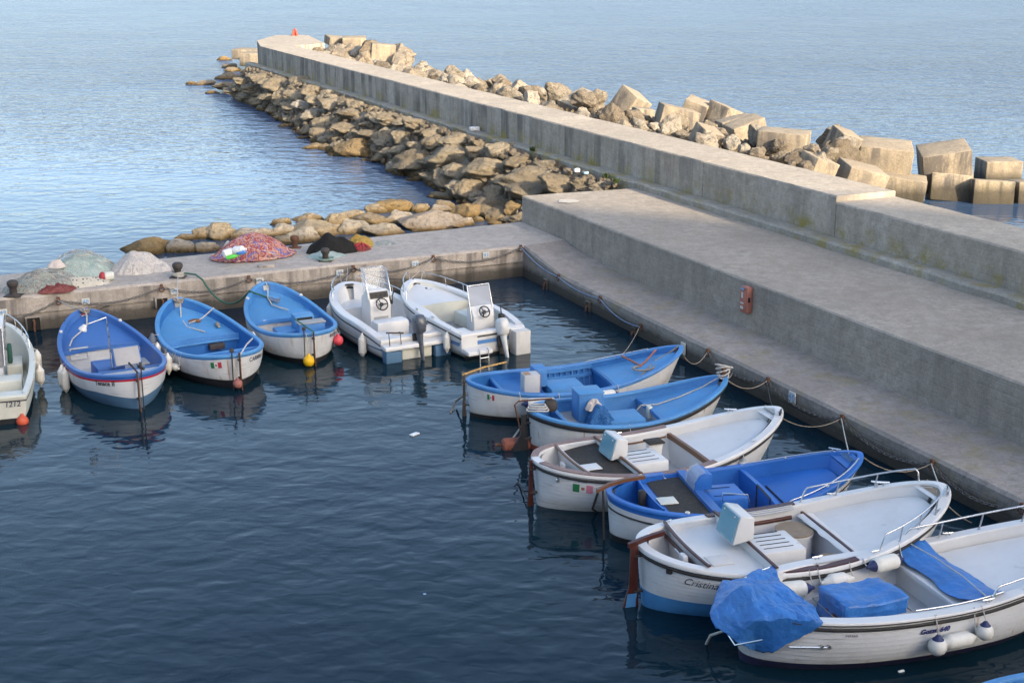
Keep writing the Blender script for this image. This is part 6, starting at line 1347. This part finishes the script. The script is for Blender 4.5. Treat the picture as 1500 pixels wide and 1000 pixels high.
buoy(BO[3].w((-BO[3].L/2-.12, .16, .14)), .14, YEL, 'yellow buoy hanging under the stern of the third blue boat', BO[3].w((-BO[3].L/2+.02, .16, .80)))
buoy(W(33, 617, .04), .13, ORG, 'orange buoy floating behind the boat cut by the left edge'); buoy(BO[3].w(BO[3].P(.10, -1, .40, .14)), .13, PINK, 'pink red buoy on the right side of the third blue stern', BO[3].w(BO[3].P(.1, -1, BO[3].zs(.1))))
buoy(BO[2].w((-BO[2].L/2-.14, .10, .16)), .11, paint('dull_pink_buoy', (.30, .11, .09), .7), 'dull pink buoy tied to the rudder of the second blue boat', BO[2].w((-BO[2].L/2-.04, .12, .6)))
p = W(757, 651, .06); root = empty('mooring_buoy', p, .2, 'rusty red mooring float by the second blue stern', 'buoy'); bm = nb(); lathe(bm, [(.12, -.3), (.15, -.27), (.15, .27), (.12, .3)], 16, Matrix.Rotation(R(90), 4, 'Y')); done('drum', bm, paint('rusty_red_float', (.22, .07, .045), .8, .3, 8, .01), root); bm = nb(); tube(bm, [(-.3, 0, 0), (-.38, 0, .04), (-.44, 0, .02)], .03, 6); done('eye', bm, RUST, root)
# ------------------------------------------------------------------ loose things in the boats
b_ = BO[6]; bm = nb(); box(bm, (0, 0, 0), (.34, .30, .40), 0, .006); o = done('wooden_box', bm, PALEGREY); o.matrix_world = b_.M @ Matrix.Translation((b_.X(.262), -.38, .76)); tag(o, 'open grey and bare plywood box standing on the stern deck of the far blue boat', 'wooden box')
bm = nb(); box(bm, (.178, 0, 0), (.012, .30, .40), 0, .003); done('plywood_end', bm, PLY, o); bm = nb(); box(bm, (-.08, 0, .197), (.14, .22, .012)); done('opening', bm, PLY, o)
def drape(name, rows, thick, mt, label, cat, sub=7, crum=.02, seed=0, curv=1.0):
    P_ = [[c if isinstance(c, Vector) else W(*c) for c in r] for r in rows]; n, m = len(P_), len(P_[0])
    def cr(a, b, c, d, t): return (b+(c-b)*t)*(1-curv)+curv*.5*((2*b)+(c-a)*t+(2*a-5*b+4*c-d)*t*t+(3*b-a-3*c+d)*t**3)
    def samp(L_, u):
        i = min(len(L_)-2, int(u)); t = u-i; g = lambda k: L_[max(0, min(len(L_)-1, k))]
        return cr(g(i-1), g(i), g(i+1), g(i+2), t)
    bm = nb(); V = []
    for i in range((n-1)*sub+1):
        row = []
        for j in range((m-1)*sub+1):
            q = samp([samp(r, j/sub) for r in P_], i/sub)
            k = Vector((q.x*4.2+q.y*1.2, q.y*2.0, q.z*1.9+seed)); f = mnoise.fractal(k, 1, 2.1, 4); rg = 1.2-abs(mnoise.noise(k*.7+Vector((9, 0, 0))))*2.6-abs(mnoise.noise(k*1.7+Vector((3, 5, 0))))*1.5-abs(mnoise.noise(k*3.6+Vector((1, 7, 2))))*1.1-abs(mnoise.noise(k*7+Vector((1, 2, 8))))*.6
            row.append(bm.verts.new(q+Vector((f*.5, -f*.4, f*.8+.5*rg))*crum))
        V.append(row)
    for a, b2 in zip(V, V[1:]):
        for j in range(len(a)-1): bm.faces.new((a[j], a[j+1], b2[j+1], b2[j]))
    o = done(name, bm, mt, sharp=24); md = o.modifiers.new('thickness', 'SOLIDIFY'); md.thickness = thick; md.offset = 0; return tag(o, label, cat)
b_ = BO[11]; Lh = -b_.L/2; g = lambda t, sd, dz=.03, off=.03: b_.w(b_.P(t, sd, b_.zs(t), off)+Vector((0, 0, dz))); V_ = lambda x, y, z: b_.w((x, y, z)); hh = lambda t, z, off=.05: b_.w(b_.P(t, -1, z, off))
drape('tarpaulin', [[V_(Lh-.16, .42, .84), V_(Lh-.03, .50, .99), g(.05, 1), g(.11, 1), g(.18, 1)], [V_(Lh-.40, .08, .76), V_(Lh-.15, .05, 1.02), V_(b_.X(.01), 0, 1.16), V_(b_.X(.08), .05, 1.02), V_(b_.X(.135), .35, .95)], [V_(Lh-.40, -.10, .62), V_(Lh-.18, -.22, .80), V_(b_.X(.02), -.30, 1.0), V_(b_.X(.09), -.30, .95), V_(b_.X(.15), -.15, .90)], [V_(Lh-.22, -.32, .55), V_(Lh-.0, -.45, .82), g(.06, -1, .04, .04), g(.10, -1, .04, .04), g(.135, -1, .04, .03)], [V_(Lh-.10, -.42, .46), hh(.012, .30, .09), hh(.04, .37, .09), hh(.06, .52, .08), hh(.115, .78, .05)]], .012, TARP, 'crumpled blue tarpaulin wrapped over the stern and motor of the largest boat', 'tarpaulin', 18, .044, 1, .35)
def tarpbox(b_, t, y, z, s, label, seed):
    bm = nb(); box(bm, (0, 0, s[2]/2), s, 0, .05, seg=2); bmesh.ops.subdivide_edges(bm, edges=bm.edges[:], cuts=9, use_grid_fill=True)
    for v in bm.verts:
        fl = 1+.10*max(0, 1-v.co.z/(s[2]*.5)); v.co.x *= fl; v.co.y *= fl; k = v.co*5+Vector((seed, 0, 0)); v.co += v.co.normalized()*(.022*mnoise.fractal(k, 1, 2, 3)-.05*abs(mnoise.noise(k*.6))-.035*abs(mnoise.noise(k*1.5))-.02*abs(mnoise.noise(k*3)))
        v.co.z -= .03*max(0, 1-abs(v.co.x)/(s[0]*.3))*(v.co.z > s[2]*.8)
    o = done('tarpaulin', bm, TARP, sharp=26); o.matrix_world = b_.M @ Matrix.Translation((b_.X(t), y, z)); tag(o, label, 'tarpaulin')
    bm = nb(); a, c = s[0]/2*1.07, s[1]/2*1.07; z2 = s[2]*.38; tube(bm, [(-a, -c, z2), (a, -c, z2+.02), (a, c, z2), (-a, c, z2+.03)], .012, 5, True); done('lashing_cord', bm, ROPEW, o, sharp=80)
tarpbox(BO[11], .315, -.12, .42, (1.08, .78, .44), 'blue tarpaulin tied over the engine box in the middle of the largest boat', 3)
q_ = lambda t, y, dz: V_(b_.X(t), y, b_.zs(t)+dz)
drape('tarpaulin', [[q_(.522, .98, .06), q_(.555, .98, .07), q_(.60, .96, .05)], [q_(.510, .60, -.06), q_(.56, .55, -.02), q_(.612, .58, -.10)], [q_(.518, .1, -.05), q_(.565, .1, -.02), q_(.618, .0, -.10)], [q_(.508, -.45, -.07), q_(.565, -.45, -.02), q_(.618, -.5, -.10)], [q_(.522, -.92, .03), q_(.565, -.95, .06), q_(.61, -.94, .05)]], .012, TARP, 'blue tarpaulin lashed flat across the front of the foredeck of the largest boat', 'tarpaulin', 12, .022, 4)
b_ = BO[11]; rope('lashing_cord', [b_.w((b_.X(.55), .95, b_.zs(.55)+.09)), b_.w((b_.X(.57), .4, b_.zs(.56)+.05)), b_.w((b_.X(.57), -.3, b_.zs(.56)+.05)), b_.w((b_.X(.55), -1.0, b_.zs(.6)+.06))], .010, ROPEW, 'white cord holding down the blue tarpaulin on the foredeck', 'cord')
b_ = BO[10]; bm = nb(); rings = []
for i in range(25):
    y = -.92+1.84*i/24; rr = .07+.01*mnoise.noise(Vector((y*4, 0, 0))); rings.append([Vector((rr*2.0*math.cos(a)+.02*mnoise.noise(Vector((y*5, a, 3))), y, rr*.45*math.sin(a)+.03)) for a in [2*math.pi*k/12 for k in range(12)]])
loft(bm, rings, True, False, True); o = done('rolled_sheet', bm, WHITE, sharp=60); o.matrix_world = b_.M @ Matrix.Translation((b_.X(.622), 0, b_.zs(.62)-.175)); tag(o, 'white folded sheet lying across the rear edge of the foredeck of the Cristina', 'cloth')
b_ = BO[7]; o, _ = mound('net_bundle', 0, 100, .34, .30, .42, netmat('blue_net_bundle', (.04, .14, .36), (.07, .2, .42), (.02, .07, .14), 12), seed=21, jag=.2); o.location = b_.w((b_.X(.335), -.22, .42)); tag(o, 'blue net bundle in front of the tall blue locker of the second blue boat', 'net bundle')
o, _ = mound('cloth', 0, 100, .20, .13, .20, CLOTH, seed=22, jag=.2); o.location = b_.w((b_.X(.315), -.03, .74)); tag(o, 'dusty pink rag hanging on the blue net bundle', 'cloth')
# ------------------------------------------------------------------ unseen blocks behind the camera, added to throw the shade over the harbour
SUN_EL, SUN_AZ = R(22), math.atan2(-.77, .64)
SD = Vector((math.cos(SUN_EL)*math.cos(SUN_AZ), math.cos(SUN_EL)*math.sin(SUN_AZ), math.sin(SUN_EL)))
PLAST = paint('ochre_plaster', (.42, .36, .28), .9, .15, .4, .01, 8, dirt=.3)
SHUT = paint('green_shutter', (.05, .11, .08), .6, .2, 2)
def shade_house(pa, pb, H, depth, label):
    """flat roofed house; the roof edge towards the harbour throws its shadow line through ground points pa-pb"""
    k = H/math.tan(SUN_EL); h2 = Vector((math.cos(SUN_AZ), math.sin(SUN_AZ), 0))
    A = Vector((*pa[:2], 0))+h2*((H-pa[2])/math.tan(SUN_EL)); B = Vector((*pb[:2], 0))+h2*((H-pb[2])/math.tan(SUN_EL))
    d = (B-A); L = d.length; d.normalize(); n = Vector((d.y, -d.x, 0))
    if n.y > 0: n = -n
    root = empty('shade_caster', A, math.atan2(d.y, d.x), label, 'building', 'unseen shade casters behind the harbour')
    sg = -1
    bm = nb(); box(bm, (L/2, -depth/2, H/2-.5), (L, depth, H-1+.0)); done('wall', bm, PLAST, root)
    bm = nb(); box(bm, (L/2, -depth/2+.0, H-.5), (L, depth+.0, 1.0), 0, .02); done('roof', bm, CONC, root)
    for fl in range(int((H-3)//3.4)):
        bm = nb(); box(bm, (L/2, .5, 3.2+fl*3.4), (L*.92, 1.0, .16), 0, .02); w = done('balcony', bm, CONC, root)
        bm = nb(); box(bm, (L/2, .03, 4.4+fl*3.4), (L*.9, .06, 1.3), 0, .01); done('window_band', bm, SHUT, w)
shade_house((-60, 40.0, .6), (-1.5, 46.2, .9), 58, 16, 'unseen shade caster shaped as a tall ochre block, longest roof edge, behind the viewer')
shade_house((-1.5, 46.0, 1.0), (5.5, 41.6, 1.8), 56, 16, 'unseen narrower ochre shade caster beside the widest one behind the viewer')
shade_house((6.0, 41.3, 1.8), (16.0, 33.2, 3.0), 54, 16, 'unseen lowest ochre shade caster at the right end of the row')
bm = nb(); box(bm, (40, -160.8, 3.6), (700, 320, 9.4)); o = done('town_ground', bm, CONC, smooth=False); tag(o, kind='structure')
# ------------------------------------------------------------------ camera, sky, sun
cam = bpy.data.cameras.new('camera'); co = bpy.data.objects.new('camera', cam); C.objects.link(co)
co.location = (0, 0, CAMZ); co.rotation_euler = (math.pi/2-PITCH, 0, 0); cam.lens = 50; cam.sensor_width = 36; cam.clip_end = 8000; cam.clip_start = .1
bpy.context.scene.camera = co
sl = bpy.data.lights.new('sun', 'SUN'); so = bpy.data.objects.new('sun', sl); C.objects.link(so)
sl.energy = 3.5; sl.angle = R(.6); sl.color = (1.0, .83, .61); so.rotation_euler = SD.to_track_quat('Z', 'Y').to_euler(); so.location = (30, -30, 40)
wd = bpy.data.worlds.new('World'); bpy.context.scene.world = wd; wd.use_nodes = True
nt = wd.node_tree; sk = nt.nodes.new('ShaderNodeTexSky'); sk.sky_type = 'NISHITA'; sk.sun_disc = False
sk.sun_elevation = SUN_EL; sk.sun_rotation = math.pi/2-SUN_AZ; sk.air_density = 1.0; sk.dust_density = 3.0; sk.ozone_density = 1.1
bg = nt.nodes['Background']; nt.links.new(sk.outputs[0], bg.inputs[0]); bg.inputs[1].default_value = .15
sc = bpy.context.scene
sc.view_settings.view_transform = 'Standard'; sc.view_settings.look = 'None'; sc.view_settings.gamma = 1; sc.view_settings.exposure = 1.58
sc.cycles.max_bounces = 6; sc.cycles.use_denoising = True
